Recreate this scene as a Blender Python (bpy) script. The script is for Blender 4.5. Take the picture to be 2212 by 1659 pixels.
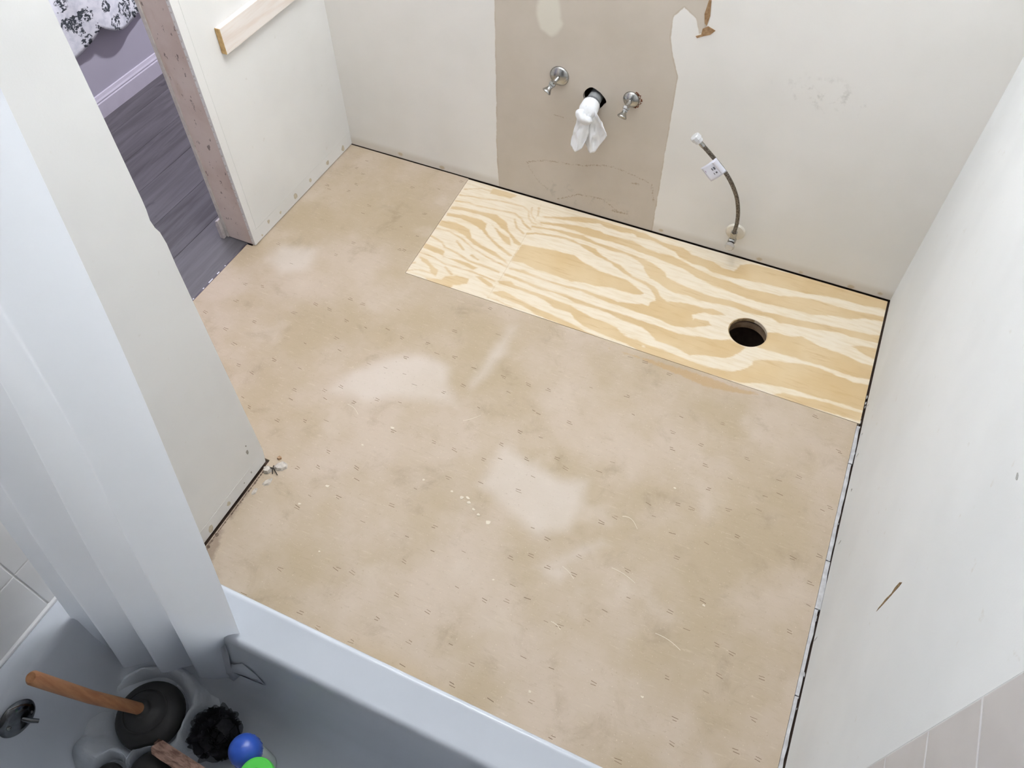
import bpy, bmesh, math, random
import numpy as np
from mathutils import Vector, Matrix, noise as mnoise

for o in list(bpy.data.objects): bpy.data.objects.remove(o, do_unlink=True)
SC = bpy.context.scene
COL = SC.collection

# ------------------------------------------------------------------ camera
cam_d = bpy.data.cameras.new('camera'); cam = bpy.data.objects.new('camera', cam_d); COL.objects.link(cam)
cam_d.sensor_width = 36.0; cam_d.lens = 36.0 * 1699.4 / 2212.0; cam_d.clip_start = 0.01
_r = Vector((0.91003873, 0.41449922, -0.00446094)); _d = Vector((0.32738996, -0.72530672, -0.60559555)); _f = Vector((-0.25425443, 0.54965494, -0.7957601))
cam.matrix_world = Matrix(((_r.x, -_d.x, -_f.x, 0.0), (_r.y, -_d.y, -_f.y, 0.0), (_r.z, -_d.z, -_f.z, 1.95), (0, 0, 0, 1)))
SC.camera = cam

# ------------------------------------------------------------------ world, lights, exposure
w = bpy.data.worlds.new('world'); SC.world = w; w.use_nodes = True
w.node_tree.nodes['Background'].inputs[0].default_value = (0.75, 0.82, 0.95, 1)
w.node_tree.nodes['Background'].inputs[1].default_value = 0.3
VANITY_W = 7.0       # emission strength of the globes of the vanity lamp on the back wall
FILL_W = 34.0        # added bowl uplight, soft fill for the room
HALL_FILL_W = 22.0        # added sconce, there to brighten the hallway
def area(name, loc, size, power, col):
    l = bpy.data.lights.new(name, 'AREA'); l.shape = 'DISK'; l.size = size; l.energy = power; l.color = col
    o = bpy.data.objects.new(name, l); COL.objects.link(o); o.location = loc; return o
area('fill_uplight', (-0.70, 1.54, 2.03), 0.36, FILL_W, (0.93, 0.965, 1.0)).rotation_euler = (math.pi, 0, 0)   # added fill, aimed up from the hanging bowl
area('hall_fill_light', (-1.935, 2.35, 1.62), 0.14, HALL_FILL_W, (0.93, 0.92, 1.0)).rotation_euler = (0, math.pi/2, 0)  # added fill for the hallway wall and floor
vs_ = SC.view_settings
SC.display_settings.display_device = 'sRGB'
vs_.view_transform = 'Standard'; vs_.look = 'None'; vs_.gamma = 1.0; vs_.use_curve_mapping = False
vs_.exposure = 0.78

# ------------------------------------------------------------------ dimensions (metres; camera stands over the tub at x=0 y=0)
XR, YB, XL, XN = 0.394, 2.193, -1.722, -1.153
YN, YJ = 0.800, 1.535            # corner of the closet wall, jamb of the doorway
CEIL = 2.44
HOLE = (-0.006, 1.858, 0.0625)   # toilet drain hole x y r
random.seed(4)
# ------------------------------------------------------------------ outlines measured on the floor and wall planes (millimetres)
GRAIN=[[(-846,2107),(-779,2132),(-720,2159),(-690,2166),(-660,2175),(-560,2172),(-464,2173),(-395,2155),(-317,2157),(-280,2136),(-233,2133),(-202,2133),(-167,2116),(-122,2114),(-109,2156),(-78,2176),(-35,2180),(81,2187),(251,2193),(391,2187),(392,2145),(370,2144),(317,2133),(234,2133),(166,2120),(126,2110),(42,2103),(-29,2097),(-113,2082),(-187,2080),(-221,2093),(-266,2091),(-317,2105),(-338,2124),(-372,2132),(-424,2147),(-486,2143),(-506,2154),(-550,2144),(-605,2144),(-636,2155),(-709,2132),(-801,2111),(-834,2102)],[(-843,2075),(-780,2093),(-717,2109),(-670,2115),(-621,2117),(-603,2110),(-540,2114),(-492,2116),(-440,2101),(-391,2095),(-346,2101),(-297,2091),(-247,2076),(-214,2068),(-182,2060),(-122,2060),(-62,2052),(-6,2060),(51,2064),(103,2083),(157,2095),(213,2094),(269,2094),(322,2102),(391,2112),(391,2086),(327,2075),(289,2054),(236,2047),(197,2033),(172,2022),(117,2018),(62,2014),(7,2006),(-50,2006),(-110,2013),(-169,2017),(-234,2033),(-286,2054),(-333,2060),(-381,2067),(-445,2071),(-494,2077),(-560,2081),(-607,2079),(-655,2077),(-707,2083),(-771,2079),(-835,2064)],[(-862,2042),(-829,2050),(-766,2061),(-668,2071),(-615,2056),(-551,2056),(-502,2054),(-453,2048),(-404,2042),(-375,2028),(-339,2012),(-327,1991),(-277,1978),(-231,1972),(-185,1967),(-155,1967),(-100,1975),(-41,1971),(16,1968),(71,1976),(125,1980),(192,1990),(259,2000),(311,2007),(351,2010),(393,2021),(392,1987),(356,1980),(303,1976),(263,1978),(211,1966),(158,1955),(105,1947),(79,1939),(49,1950),(21,1949),(-34,1941),(-92,1948),(-147,1936),(-189,1931),(-235,1936),(-277,1930),(-305,1935),(-344,1952),(-378,1963),(-405,1987),(-418,2009),(-446,2028),(-498,2042),(-543,2036),(-593,2042),(-644,2047),(-708,2046),(-763,2051),(-824,2040),(-858,2033)],[(-863,1998),(-831,2016),(-755,2032),(-690,2035),(-668,2027),(-636,2028),(-602,2024),(-580,2005),(-542,1990),(-492,1980),(-471,1966),(-434,1947),(-386,1942),(-352,1931),(-333,1918),(-319,1894),(-291,1881),(-252,1894),(-210,1901),(-167,1903),(-140,1912),(-110,1909),(-94,1900),(-132,1885),(-161,1885),(-196,1857),(-185,1837),(-185,1847),(-138,1852),(-125,1837),(-173,1807),(-180,1803),(-219,1789),(-246,1785),(-292,1793),(-336,1794),(-381,1794),(-425,1795),(-470,1796),(-517,1800),(-581,1806),(-624,1800),(-671,1800),(-741,1803),(-787,1805),(-841,1803),(-850,1810),(-793,1818),(-739,1810),(-691,1809),(-629,1811),(-571,1819),(-523,1815),(-477,1814),(-443,1812),(-405,1821),(-365,1835),(-341,1835),(-340,1857),(-326,1869),(-335,1887),(-354,1908),(-380,1923),(-423,1934),(-464,1947),(-509,1968),(-539,1982),(-583,1990),(-619,2002),(-664,2017),(-716,2025),(-751,2022),(-827,2008),(-859,1989)],[(-854,1883),(-853,1938),(-815,1943),(-736,1956),(-658,1961),(-636,1947),(-584,1934),(-548,1923),(-487,1923),(-445,1920),(-402,1900),(-376,1885),(-379,1876),(-406,1868),(-450,1865),(-495,1862),(-536,1848),(-582,1849),(-623,1835),(-672,1840),(-720,1841),(-751,1838),(-807,1850),(-853,1844)],[(-852,1778),(-807,1778),(-740,1770),(-713,1766),(-644,1771),(-597,1770),(-534,1765),(-473,1763),(-430,1766),(-385,1765),(-355,1762),(-297,1764),(-259,1761),(-210,1759),(-157,1771),(-163,1772),(-109,1781),(-75,1790),(-52,1806),(-31,1800),(4,1791),(-8,1764),(-28,1736),(-46,1721),(-102,1707),(-139,1694),(-153,1684),(-190,1694),(-234,1701),(-271,1700),(-297,1720),(-331,1736),(-375,1737),(-421,1741),(-447,1749),(-485,1753),(-529,1750),(-573,1747),(-607,1757),(-654,1760),(-715,1756),(-785,1765),(-844,1768)],[(-855,1736),(-811,1751),(-789,1739),(-742,1739),(-707,1738),(-643,1733),(-581,1731),(-547,1721),(-498,1710),(-438,1708),(-403,1700),(-387,1687),(-341,1680),(-296,1673),(-239,1672),(-181,1667),(-125,1663),(-84,1663),(-42,1670),(-12,1676),(21,1702),(41,1730),(35,1746),(61,1761),(97,1777),(148,1786),(185,1799),(237,1803),(291,1795),(316,1795),(343,1789),(390,1799),(393,1691),(335,1691),(285,1689),(235,1684),(183,1685),(133,1677),(83,1668),(36,1647),(16,1642),(-42,1637),(-123,1639),(-198,1632),(-312,1637),(-328,1643),(-373,1650),(-402,1649),(-447,1653),(-506,1662),(-546,1680),(-569,1699),(-628,1697),(-668,1717),(-719,1723),(-783,1725),(-845,1723)],[(-849,1677),(-818,1700),(-766,1689),(-697,1673),(-615,1666),(-552,1657),(-500,1646),(-432,1636),(-494,1631),(-573,1635),(-667,1645),(-723,1662),(-772,1667),(-820,1669)],[(124,1640),(151,1657),(188,1663),(238,1671),(287,1679),(337,1678),(395,1683),(393,1649),(355,1645),(244,1639),(168,1638)],[(53,1885),(83,1895),(124,1897),(156,1912),(190,1904),(219,1894),(259,1892),(299,1891),(327,1885),(354,1878),(392,1881),(391,1822),(339,1813),(300,1813),(248,1816),(209,1813),(169,1814),(129,1811),(76,1810),(31,1805),(54,1846)],[(309,1938),(341,1953),(390,1959),(390,1910),(361,1915),(333,1926)],[(-1082,2176),(-1024,2180),(-976,2175),(-996,2149),(-1043,2145),(-1078,2145)],[(-1179,2020),(-1129,2032),(-1061,2036),(-1004,2046),(-950,2020),(-932,1988),(-896,1960),(-852,1936),(-859,1923),(-883,1932),(-915,1966),(-958,1986),(-996,2009),(-1053,2019),(-1120,2015),(-1177,2002)],[(-1176,1979),(-1110,1994),(-1041,1994),(-1016,1985),(-1007,1954),(-985,1934),(-929,1901),(-887,1882),(-859,1871),(-868,1862),(-919,1882),(-984,1920),(-1017,1945),(-1059,1961),(-1115,1971),(-1171,1963)],[(-997,1989),(-947,1961),(-908,1949),(-884,1912),(-910,1919),(-945,1943),(-969,1966)],[(-1179,1932),(-1119,1944),(-1061,1930),(-1032,1893),(-982,1873),(-928,1864),(-872,1837),(-851,1819),(-881,1833),(-943,1847),(-1011,1864),(-1058,1891),(-1098,1903),(-1175,1904)],[(-1175,1800),(-1129,1797),(-1089,1791),(-1083,1761),(-1031,1770),(-988,1771),(-945,1763),(-955,1749),(-1025,1759),(-1097,1769),(-1168,1775)],[(-1166,1733),(-1126,1728),(-1100,1711),(-1065,1695),(-1060,1666),(-1083,1673),(-1104,1700),(-1143,1715)],[(-1087,1643),(-1034,1660),(-1031,1679),(-995,1700),(-948,1703),(-945,1678),(-986,1650),(-986,1631),(-1057,1630)],[(-935,1722),(-912,1728),(-871,1716),(-851,1702),(-871,1696),(-903,1710)]]
STROKES=[([(-1177,2128),(-1120,2158),(-1073,2158)],6),([(-1179,2089),(-1128,2101),(-1078,2107),(-1032,2122),(-964,2126),(-930,2126),(-903,2112),(-888,2078),(-865,2058),(-848,2056)],6),([(-1178,2052),(-1127,2064),(-1090,2060),(-1040,2066),(-992,2073),(-943,2079),(-907,2059),(-892,2041),(-856,2022)],7),([(-899,2135),(-889,2103),(-858,2071),(-826,2060)],5),([(-876,2145),(-860,2101)],6),([(-932,2048),(-905,2010),(-870,1991)],7),([(-1182,1885),(-1126,1890),(-1068,1877),(-1002,1845),(-944,1828),(-889,1816),(-853,1809)],6),([(-1177,1843),(-1122,1829),(-1099,1810),(-1047,1801),(-987,1781),(-937,1780),(-869,1774)],8),([(-1074,1855),(-1032,1826)],10),([(-992,1811),(-963,1801)],10),([(-1178,1749),(-1120,1749),(-1062,1733),(-997,1735),(-949,1738),(-899,1734),(-863,1728)],6),([(-1175,1682),(-1159,1696)],7),([(-1175,1646),(-1129,1671),(-1083,1673)],5),([(-1051,1720),(-1013,1696)],10),([(-852,1650),(-812,1651),(-752,1636)],4)]
SEAM=[(-877,2171),(-866,2129),(-858,2041),(-859,1981),(-857,1919),(-854,1854),(-852,1807),(-850,1747),(-852,1689),(-846,1631)]
LIGHT=[[(-1150,1068),(-1134,1176),(-1025,1308),(-961,1348),(-866,1359),(-815,1340),(-782,1274),(-714,1189),(-799,1169),(-911,1138),(-997,1089)],[(-579,1069),(-579,1131),(-545,1155),(-460,1132),(-359,1117),(-269,1141),(-249,1052),(-254,942),(-351,882),(-449,915),(-575,969)],[(-749,1564),(-687,1614),(-685,1462),(-691,1335),(-725,1241),(-762,1283),(-753,1431)],[(-310,835),(-257,866),(-205,853),(-233,792),(-298,790)],[(-1672,1484),(-1667,1591),(-1500,1640),(-1453,1506),(-1558,1434)],[(-341,799),(-190,986),(-141,962),(-258,822)]]
EDGE=[[(-438,1605),(-269,1618),(-119,1624),(30,1621),(114,1630),(35,1603),(-62,1583),(-201,1597),(-296,1605)]]
TAN=[(-1063,889),(-1065,724),(-1066,603),(-1066,403),(-1070,215),(-1063,5),(-1061,-104),(-434,-133),(-448,0),(-449,209),(-452,481),(-454,616),(-475,664),(-496,731),(-496,794),(-470,826),(-432,801),(-414,757),(-396,768),(-400,821),(-401,860),(-411,1004)]
SPACK=[[(-916,837),(-857,848),(-847,768),(-839,713),(-830,701),(-848,660),(-871,644),(-911,661),(-925,709),(-921,753)]]
TEAR=[[(-407,776),(-393,787),(-370,779),(-382,764),(-400,756),(-418,746),(-423,751),(-408,759)],[(-410,819),(-405,859),(-398,860),(-393,816),(-397,787),(-404,793)]]
STAIN=[([(-950,151),(-872,183),(-800,191),(-730,203),(-663,226),(-612,232),(-543,219),(-491,208)],3),([(-950,151),(-925,113),(-896,74),(-859,59)],2),([(-820,24),(-739,73),(-650,82),(-574,43)],3),([(-610,42),(-548,48)],5),([(-547,187),(-522,190)],5),([(-477,201),(-459,125)],4)]
WHOLE=[(-725,511),(-703,504),(-684,491),(-669,471),(-681,455),(-695,435),(-714,428),(-733,441),(-747,461),(-751,478),(-743,496)]
GLUE=[((91,12),6),((261,11),7),((355,19),6),((-1309,14),6),((-1495,21),6),((-415,17),5),((-56,16),5),((-1692,-10),4),((-1059,-7),5)]
# ------------------------------------------------------------------ helpers
def lin(c):
    return tuple(((v/255.0)/12.92 if v/255.0 <= 0.04045 else ((v/255.0+0.055)/1.055)**2.4) for v in c) + (1.0,)
def wloc(o):
    v = Vector((0, 0, 0))
    while o is not None: v += o.location; o = o.parent
    return v
def tag(o, label=None, cat=None, group=None, kind=None):
    if label: o['label'] = label
    if cat: o['category'] = cat
    if group: o['group'] = group
    if kind: o['kind'] = kind
    return o
def thing(name, loc, label, cat, group=None, kind=None):
    o = bpy.data.objects.new(name, None); COL.objects.link(o); o.location = loc; o.empty_display_size = 0.05
    return tag(o, label, cat, group, kind)
def mesh(name, verts, faces, mat, parent=None, smooth=False, origin=None, sharp=None):
    """verts in world space; the object's origin goes to `origin` (or the parent's origin)"""
    off = Vector(origin) if origin is not None else (wloc(parent) if parent else Vector((0, 0, 0)))
    V = np.asarray(verts, float) - np.array(off)
    me = bpy.data.meshes.new(name); me.from_pydata(V.tolist(), [], faces); me.update()
    for m in (mat if isinstance(mat, (list, tuple)) else [mat]): me.materials.append(m.m if isinstance(m, M) else m)
    if smooth:
        me.shade_smooth()
        if sharp: me.set_sharp_from_angle(angle=math.radians(sharp))
    o = bpy.data.objects.new(name, me); COL.objects.link(o)
    if parent: o.parent = parent; o.location = off - wloc(parent)
    else: o.location = off
    return o
class G:
    def __init__(s): s.v = []; s.f = []
    def add(s, v, f):
        n = len(s.v); s.v += [tuple(p) for p in v]; s.f += [tuple(i+n for i in q) for q in f]; return s
    def box(s, x0, x1, y0, y1, z0, z1):
        return s.add([(x0,y0,z0),(x1,y0,z0),(x1,y1,z0),(x0,y1,z0),(x0,y0,z1),(x1,y0,z1),(x1,y1,z1),(x0,y1,z1)],
                     [(3,2,1,0),(4,5,6,7),(0,1,5,4),(1,2,6,5),(2,3,7,6),(3,0,4,7)])
    def prism(s, poly, n, h):
        """polygon of 3d points pushed along n by h"""
        k = len(poly); n = Vector(n)*h
        a = [Vector(p) for p in poly]; b = [p+n for p in a]
        return s.add(a+b, [tuple(range(k))[::-1], tuple(range(k, 2*k))] + [(i,(i+1)%k,k+(i+1)%k,k+i) for i in range(k)])
    def tube(s, pts, rad, n=12, caps=True):
        pts = [Vector(p) for p in pts]; k = len(pts)
        if not hasattr(rad, '__len__'): rad = [rad]*k
        V = []; F = []; up = None
        for i, p in enumerate(pts):
            t = (pts[min(i+1,k-1)]-pts[max(i-1,0)])
            if t.length < 1e-9: t = Vector((0,0,1))
            t.normalize()
            if up is None:
                up = Vector((0,0,1)) if abs(t.z) < .9 else Vector((1,0,0))
            a = t.cross(up).normalized(); up = a.cross(t).normalized()
            for j in range(n):
                th = 2*math.pi*j/n; V.append(p + (a*math.cos(th)+up*math.sin(th))*rad[i])
        for i in range(k-1):
            for j in range(n): F.append((i*n+j, i*n+(j+1)%n, (i+1)*n+(j+1)%n, (i+1)*n+j))
        if caps: F += [tuple(range(n))[::-1], tuple(range((k-1)*n, k*n))]
        return s.add(V, F)
    def lathe(s, base, axis, prof, n=24):
        """profile [(r, h)] turned about axis from base"""
        ax = Vector(axis).normalized(); up = Vector((0,0,1)) if abs(ax.z) < .9 else Vector((1,0,0))
        a = ax.cross(up).normalized(); b = ax.cross(a); base = Vector(base); V = []; F = []
        for r, h in prof:
            for j in range(n):
                th = 2*math.pi*j/n; V.append(base+ax*h+(a*math.cos(th)+b*math.sin(th))*r)
        for i in range(len(prof)-1):
            for j in range(n): F.append((i*n+j, (i+1)*n+j, (i+1)*n+(j+1)%n, i*n+(j+1)%n))
        F += [tuple(range(n)), tuple(range((len(prof)-1)*n, len(prof)*n))[::-1]]
        return s.add(V, F)
    def grid(s, fn, nu, nv):
        V = [fn(i/(nu-1), j/(nv-1)) for j in range(nv) for i in range(nu)]
        return s.add(V, [(j*nu+i, j*nu+i+1, (j+1)*nu+i+1, (j+1)*nu+i) for j in range(nv-1) for i in range(nu-1)])
    def out(s, name, mat, parent=None, smooth=False, origin=None, sharp=40, bevel=0, solid=0, sub=0):
        o = mesh(name, s.v, s.f, mat, parent, smooth, origin, sharp)
        bm = bmesh.new(); bm.from_mesh(o.data); bmesh.ops.recalc_face_normals(bm, faces=bm.faces); bm.to_mesh(o.data); bm.free()
        if solid: m = o.modifiers.new('solid', 'SOLIDIFY'); m.thickness = solid; m.offset = 0
        if bevel: m = o.modifiers.new('bevel', 'BEVEL'); m.width = bevel; m.segments = 2; m.limit_method = 'ANGLE'
        if sub: m = o.modifiers.new('sub', 'SUBSURF'); m.levels = sub; m.render_levels = sub
        return o
def box(name, x0, x1, y0, y1, z0, z1, mat, parent=None, bevel=0):
    org = None if parent else ((x0+x1)/2, (y0+y1)/2, z0)
    return G().box(x0,x1,y0,y1,z0,z1).out(name, mat, parent, origin=org, bevel=bevel)

def sdf(P, polys):
    """positive inside, metres; P (N,2); polys in mm"""
    out = np.full(len(P), -1.0)
    for poly in polys:
        Q = np.array(poly, float)/1000.0
        lo = Q.min(0)-.06; hi = Q.max(0)+.06
        idx = np.where((P[:,0]>lo[0])&(P[:,0]<hi[0])&(P[:,1]>lo[1])&(P[:,1]<hi[1]))[0]
        if not len(idx): continue
        p = P[idx]; d = np.full(len(p), 9.0); ins = np.zeros(len(p), bool)
        for a, b in zip(Q, np.roll(Q, -1, 0)):
            e = b-a; L = e@e
            t = np.clip(((p-a)@e)/max(L,1e-12), 0, 1); q = a+t[:,None]*e
            d = np.minimum(d, np.hypot(*(p-q).T))
            c = ((a[1] > p[:,1]) != (b[1] > p[:,1]))
            with np.errstate(divide='ignore', invalid='ignore'):
                ins ^= c & (p[:,0] < (b[0]-a[0])*(p[:,1]-a[1])/(b[1]-a[1]+1e-12)+a[0])
        out[idx] = np.maximum(out[idx], np.where(ins, d, -d))
    return out
def sdf_strokes(P, strokes):
    out = np.full(len(P), -1.0)
    for pts, wd in strokes:
        Q = np.array(pts, float)/1000.0; lo = Q.min(0)-.06; hi = Q.max(0)+.06
        idx = np.where((P[:,0]>lo[0])&(P[:,0]<hi[0])&(P[:,1]>lo[1])&(P[:,1]<hi[1]))[0]
        if not len(idx): continue
        p = P[idx]; d = np.full(len(p), 9.0)
        for a, b in zip(Q[:-1], Q[1:]):
            e = b-a; t = np.clip(((p-a)@e)/max(e@e,1e-12), 0, 1); d = np.minimum(d, np.hypot(*(p-(a+t[:,None]*e)).T))
        out[idx] = np.maximum(out[idx], wd/2000.0-d)
    return out
def put_attr(o, name, vals):
    a = o.data.attributes.new(name, 'FLOAT', 'POINT'); a.data.foreach_set('value', np.asarray(vals, np.float32))
def lines(breaks, step):
    """grid lines that hit every break"""
    out = []
    for a, b in zip(breaks[:-1], breaks[1:]):
        n = max(1, int(round((b-a)/step))); out += list(np.linspace(a, b, n+1)[:-1])
    return np.array(out+[breaks[-1]])
def sheet(name, us, vs, keep, pos, nrm, thick, mat, parent=None, hole=None, warp=None, origin=None):
    """grid surface with real edges `thick` deep; keep(u,v) masks cells; hole(u,v)->(inside mask, snapped u,v)"""
    U, V = np.meshgrid(us, vs); nu, nv = len(us), len(vs)
    cu = (us[:-1]+us[1:])/2; cv = (vs[:-1]+vs[1:])/2; CU, CV = np.meshgrid(cu, cv)
    k = keep(CU, CV)
    if hole is not None:
        cx, cy, rf = hole
        rr = np.hypot(CU-cx, CV-cy); k &= rr > rf(np.arctan2(CV-cy, CU-cx))
    jj, ii = np.where(k)
    F = np.stack([jj*nu+ii, jj*nu+ii+1, (jj+1)*nu+ii+1, (jj+1)*nu+ii], 1)
    used = np.unique(F); remap = -np.ones(nu*nv, int); remap[used] = np.arange(len(used)); F = remap[F]
    u = U.ravel()[used].copy(); v = V.ravel()[used].copy()
    E = np.concatenate([F[:,[0,1]],F[:,[1,2]],F[:,[2,3]],F[:,[3,0]]]); key = np.sort(E,1); kk = key[:,0]*10**7+key[:,1]
    _, inv, cnt = np.unique(kk, return_inverse=True, return_counts=True); BE = E[cnt[inv]==1]
    bverts = np.unique(BE)
    if hole is not None:
        du, dv = u[bverts]-cx, v[bverts]-cy; r = np.hypot(du, dv); th = np.arctan2(dv, du); R = rf(th)
        near = r < R + 2.5*max(us[1]-us[0], np.median(np.diff(us)), np.median(np.diff(vs)))
        b = bverts[near]; u[b] = cx+R[near]*np.cos(th[near]); v[b] = cy+R[near]*np.sin(th[near])
    if warp: u2, v2 = warp(u, v)
    else: u2, v2 = u, v
    P = pos(u2, v2); n = len(P); low = P - np.array(nrm)*thick
    bi = -np.ones(n, int); bi[bverts] = n+np.arange(len(bverts))
    faces = F.tolist() + [(a, bi[a], bi[b], b) for a, b in BE.tolist()]
    faces = [tuple(int(x) for x in f) for f in faces]
    o = mesh(name, np.concatenate([P, low[bverts]]), faces, mat, parent, origin=origin)
    uu = np.concatenate([u2, u2[bverts]]); vv = np.concatenate([v2, v2[bverts]])
    bm = bmesh.new(); bm.from_mesh(o.data); bmesh.ops.recalc_face_normals(bm, faces=bm.faces); bm.to_mesh(o.data); bm.free()
    me = o.data
    top = sum(p.normal.dot(Vector(nrm))*p.area for p in me.polygons[:len(F)])
    if top < 0: me.flip_normals()
    return o, np.stack([uu, vv], 1)

# ------------------------------------------------------------------ materials
class M:
    def __init__(s, name, rough=.6, metal=0.0, spec=.5):
        s.m = bpy.data.materials.new(name); s.m.use_nodes = True; s.t = s.m.node_tree; s.n = s.t.nodes
        s.p = s.n['Principled BSDF']; s.p.inputs['Roughness'].default_value = rough; s.p.inputs['Metallic'].default_value = metal
        s.p.inputs['Specular IOR Level'].default_value = spec
        s.tc = s.n.new('ShaderNodeTexCoord')
    def L(s, a, b): s.t.links.new(a, b)
    def coord(s, scale=(1,1,1), rot=(0,0,0), kind='Object'):
        mp = s.n.new('ShaderNodeMapping'); mp.inputs['Scale'].default_value = scale; mp.inputs['Rotation'].default_value = rot
        s.L(s.tc.outputs[kind], mp.inputs['Vector']); return mp.outputs['Vector']
    def noise(s, scale, detail=4, rough=.55, vec=None, dist=0):
        x = s.n.new('ShaderNodeTexNoise'); x.inputs['Scale'].default_value = scale; x.inputs['Detail'].default_value = detail
        x.inputs['Roughness'].default_value = rough; x.inputs['Distortion'].default_value = dist
        s.L(vec if vec else s.coord(), x.inputs['Vector']); return x.outputs['Fac']
    def voronoi(s, scale, vec=None, feature='F1', out='Distance'):
        x = s.n.new('ShaderNodeTexVoronoi'); x.feature = feature; x.inputs['Scale'].default_value = scale
        s.L(vec if vec else s.coord(), x.inputs['Vector']); return x.outputs[out]
    def rng(s, v, a, b, c=0., d=1., smooth=True):
        x = s.n.new('ShaderNodeMapRange'); x.interpolation_type = 'SMOOTHSTEP' if smooth else 'LINEAR'
        s.L(v, x.inputs['Value'])
        for k, val in zip(('From Min','From Max','To Min','To Max'), (a,b,c,d)): x.inputs[k].default_value = val
        return x.outputs['Result']
    def math(s, op, a, b=None):
        x = s.n.new('ShaderNodeMath'); x.operation = op
        for i, q in enumerate((a, b)):
            if q is None: continue
            if isinstance(q, (int, float)): x.inputs[i].default_value = q
            else: s.L(q, x.inputs[i])
        return x.outputs[0]
    def attr(s, name):
        x = s.n.new('ShaderNodeAttribute'); x.attribute_name = name; return x.outputs['Fac']
    def mix(s, f, a, b):
        x = s.n.new('ShaderNodeMix'); x.data_type = 'RGBA'
        if isinstance(f, (int, float)): x.inputs[0].default_value = f
        else: s.L(f, x.inputs[0])
        for i, q in ((6, a), (7, b)):
            if isinstance(q, tuple): x.inputs[i].default_value = lin(q) if len(q) == 3 else q
            else: s.L(q, x.inputs[i])
        return x.outputs[2]
    def col(s, c):
        if isinstance(c, tuple): s.p.inputs['Base Color'].default_value = lin(c)
        else: s.L(c, s.p.inputs['Base Color'])
        return s
    def bump(s, h, strength=.2, dist=.002):
        x = s.n.new('ShaderNodeBump'); x.inputs['Strength'].default_value = strength; x.inputs['Distance'].default_value = dist
        s.L(h, x.inputs['Height']); s.L(x.outputs[0], s.p.inputs['Normal']); return s
def simple(name, c, rough=.6, metal=0., var=10, scale=18, bump=.1, spec=.5, bscale=120):
    m = M(name, rough, metal, spec)
    d = tuple(max(0, v-var) for v in c)
    m.col(m.mix(m.rng(m.noise(scale), .3, .7), c, d))
    if bump: m.bump(m.noise(bscale, 3), bump, .0015)
    return m
# paint, boards, floor covering
def paint(name, c, dirt=(196,186,170), low=0.0, amt=.5):
    m = M(name, .62, 0, .35)
    d = tuple(v-7 for v in c)
    base = m.mix(m.rng(m.noise(2.2, 3), .35, .65), c, d)
    spots = m.rng(m.noise(26, 5, .6), .66, .76, 0, .35)
    base = m.mix(spots, base, dirt)
    m.col(base); m.bump(m.noise(240, 2), .10, .001); return m
PAINT = paint('cream_wall_paint', (234,233,231))
PAINT_R = paint('cool_white_wall_paint', (231,233,234))
CEILP = paint('ceiling_paint', (240,240,239))
GYP = simple('gypsum_edge', (218,212,206), .9, var=14, scale=60, bump=.4)
DARK = simple('dark_gap', (80,62,52), .9, var=14, scale=40, bump=.2)

# floor underlayment
m = FLOORM = M('beige_floor_underlayment', .58, 0, .3)
big = m.noise(2.6, 5, .6); mid = m.noise(9, 6, .65, dist=.4)
grain = m.noise(1.0, 5, .6, m.coord((22, 120, 1)))
c = m.mix(m.rng(big, .36, .64), (199,182,164), (183,165,139))
c = m.mix(m.rng(mid, .52, .78, 0, .55), c, (155,137,113))
c = m.mix(m.rng(m.noise(6, 4, .5, m.coord((1,1,1), (0,0,.6))), .55, .75, 0, .55), c, (208,193,177))
c = m.mix(m.rng(grain, .56, .76, 0, .22), c, (150,130,106))
c = m.mix(m.rng(grain, .42, .27, 0, .35), c, (214,199,177))
lit = m.math('ADD', m.attr('pale'), m.math('MULTIPLY', m.math('SUBTRACT', m.noise(14, 4, .5), .5), .022))
c = m.mix(m.math('MULTIPLY', m.rng(lit, -.006, .05), m.rng(m.noise(4, 3), .2, .7, .45, .75)), c, (216,204,193))
edge = m.math('ADD', m.attr('edge'), m.math('MULTIPLY', m.math('SUBTRACT', m.noise(60, 4), .5), .02))
c = m.mix(m.rng(edge, -.003, .006, 0, .7), c, (190,158,116))
damp = m.math('ADD', m.attr('damp'), m.math('MULTIPLY', m.math('SUBTRACT', m.noise(38, 5, .65), .5), .035))
c = m.mix(m.rng(damp, -.004, .012, 0, .7), c, (146,126,110))
c = m.mix(m.rng(m.noise(110, 4, .65), .60, .74, 0, .45), c, (158,138,114))
c = m.mix(m.rng(m.noise(170, 3, .6, m.coord((1,1,1),(0,0,.3))), .63, .74, 0, .5), c, (226,213,192))
yel = m.rng(m.attr('rim'), .0, .10, .55, 0)
c = m.mix(yel, c, (182,160,122))
m.col(c); m.bump(m.math('ADD', grain, m.noise(90, 4)), .16, .0012)

# plywood face
m = PLY = M('pine_plywood_face', .55, 0, .35)
jag = m.math('MULTIPLY', m.math('SUBTRACT', m.noise(1.0, 4, .6, m.coord((34, 150, 1))), .5), .012)
jag2 = m.math('MULTIPLY', m.math('SUBTRACT', m.noise(9, 3, .5), .5), .007)
g = m.math('ADD', m.math('ADD', m.attr('grain'), jag), jag2)
tanc = m.mix(m.rng(m.noise(4, 3), .35, .65), (221,197,158), (212,184,140))
tanc = m.mix(m.rng(m.noise(1.0, 4, .6, m.coord((9, 70, 1))), .5, .75, 0, .7), tanc, (202,170,124))
cream = m.mix(m.rng(m.noise(1.0, 4, .6, m.coord((12, 90, 1))), .4, .7), (234,221,200), (226,209,181))
c = m.mix(m.rng(g, -.004, .004), cream, tanc)
c = m.mix(m.rng(m.noise(1.0, 3, .6, m.coord((40, 420, 1))), .62, .8, 0, .35), c, (196,164,120))
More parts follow.
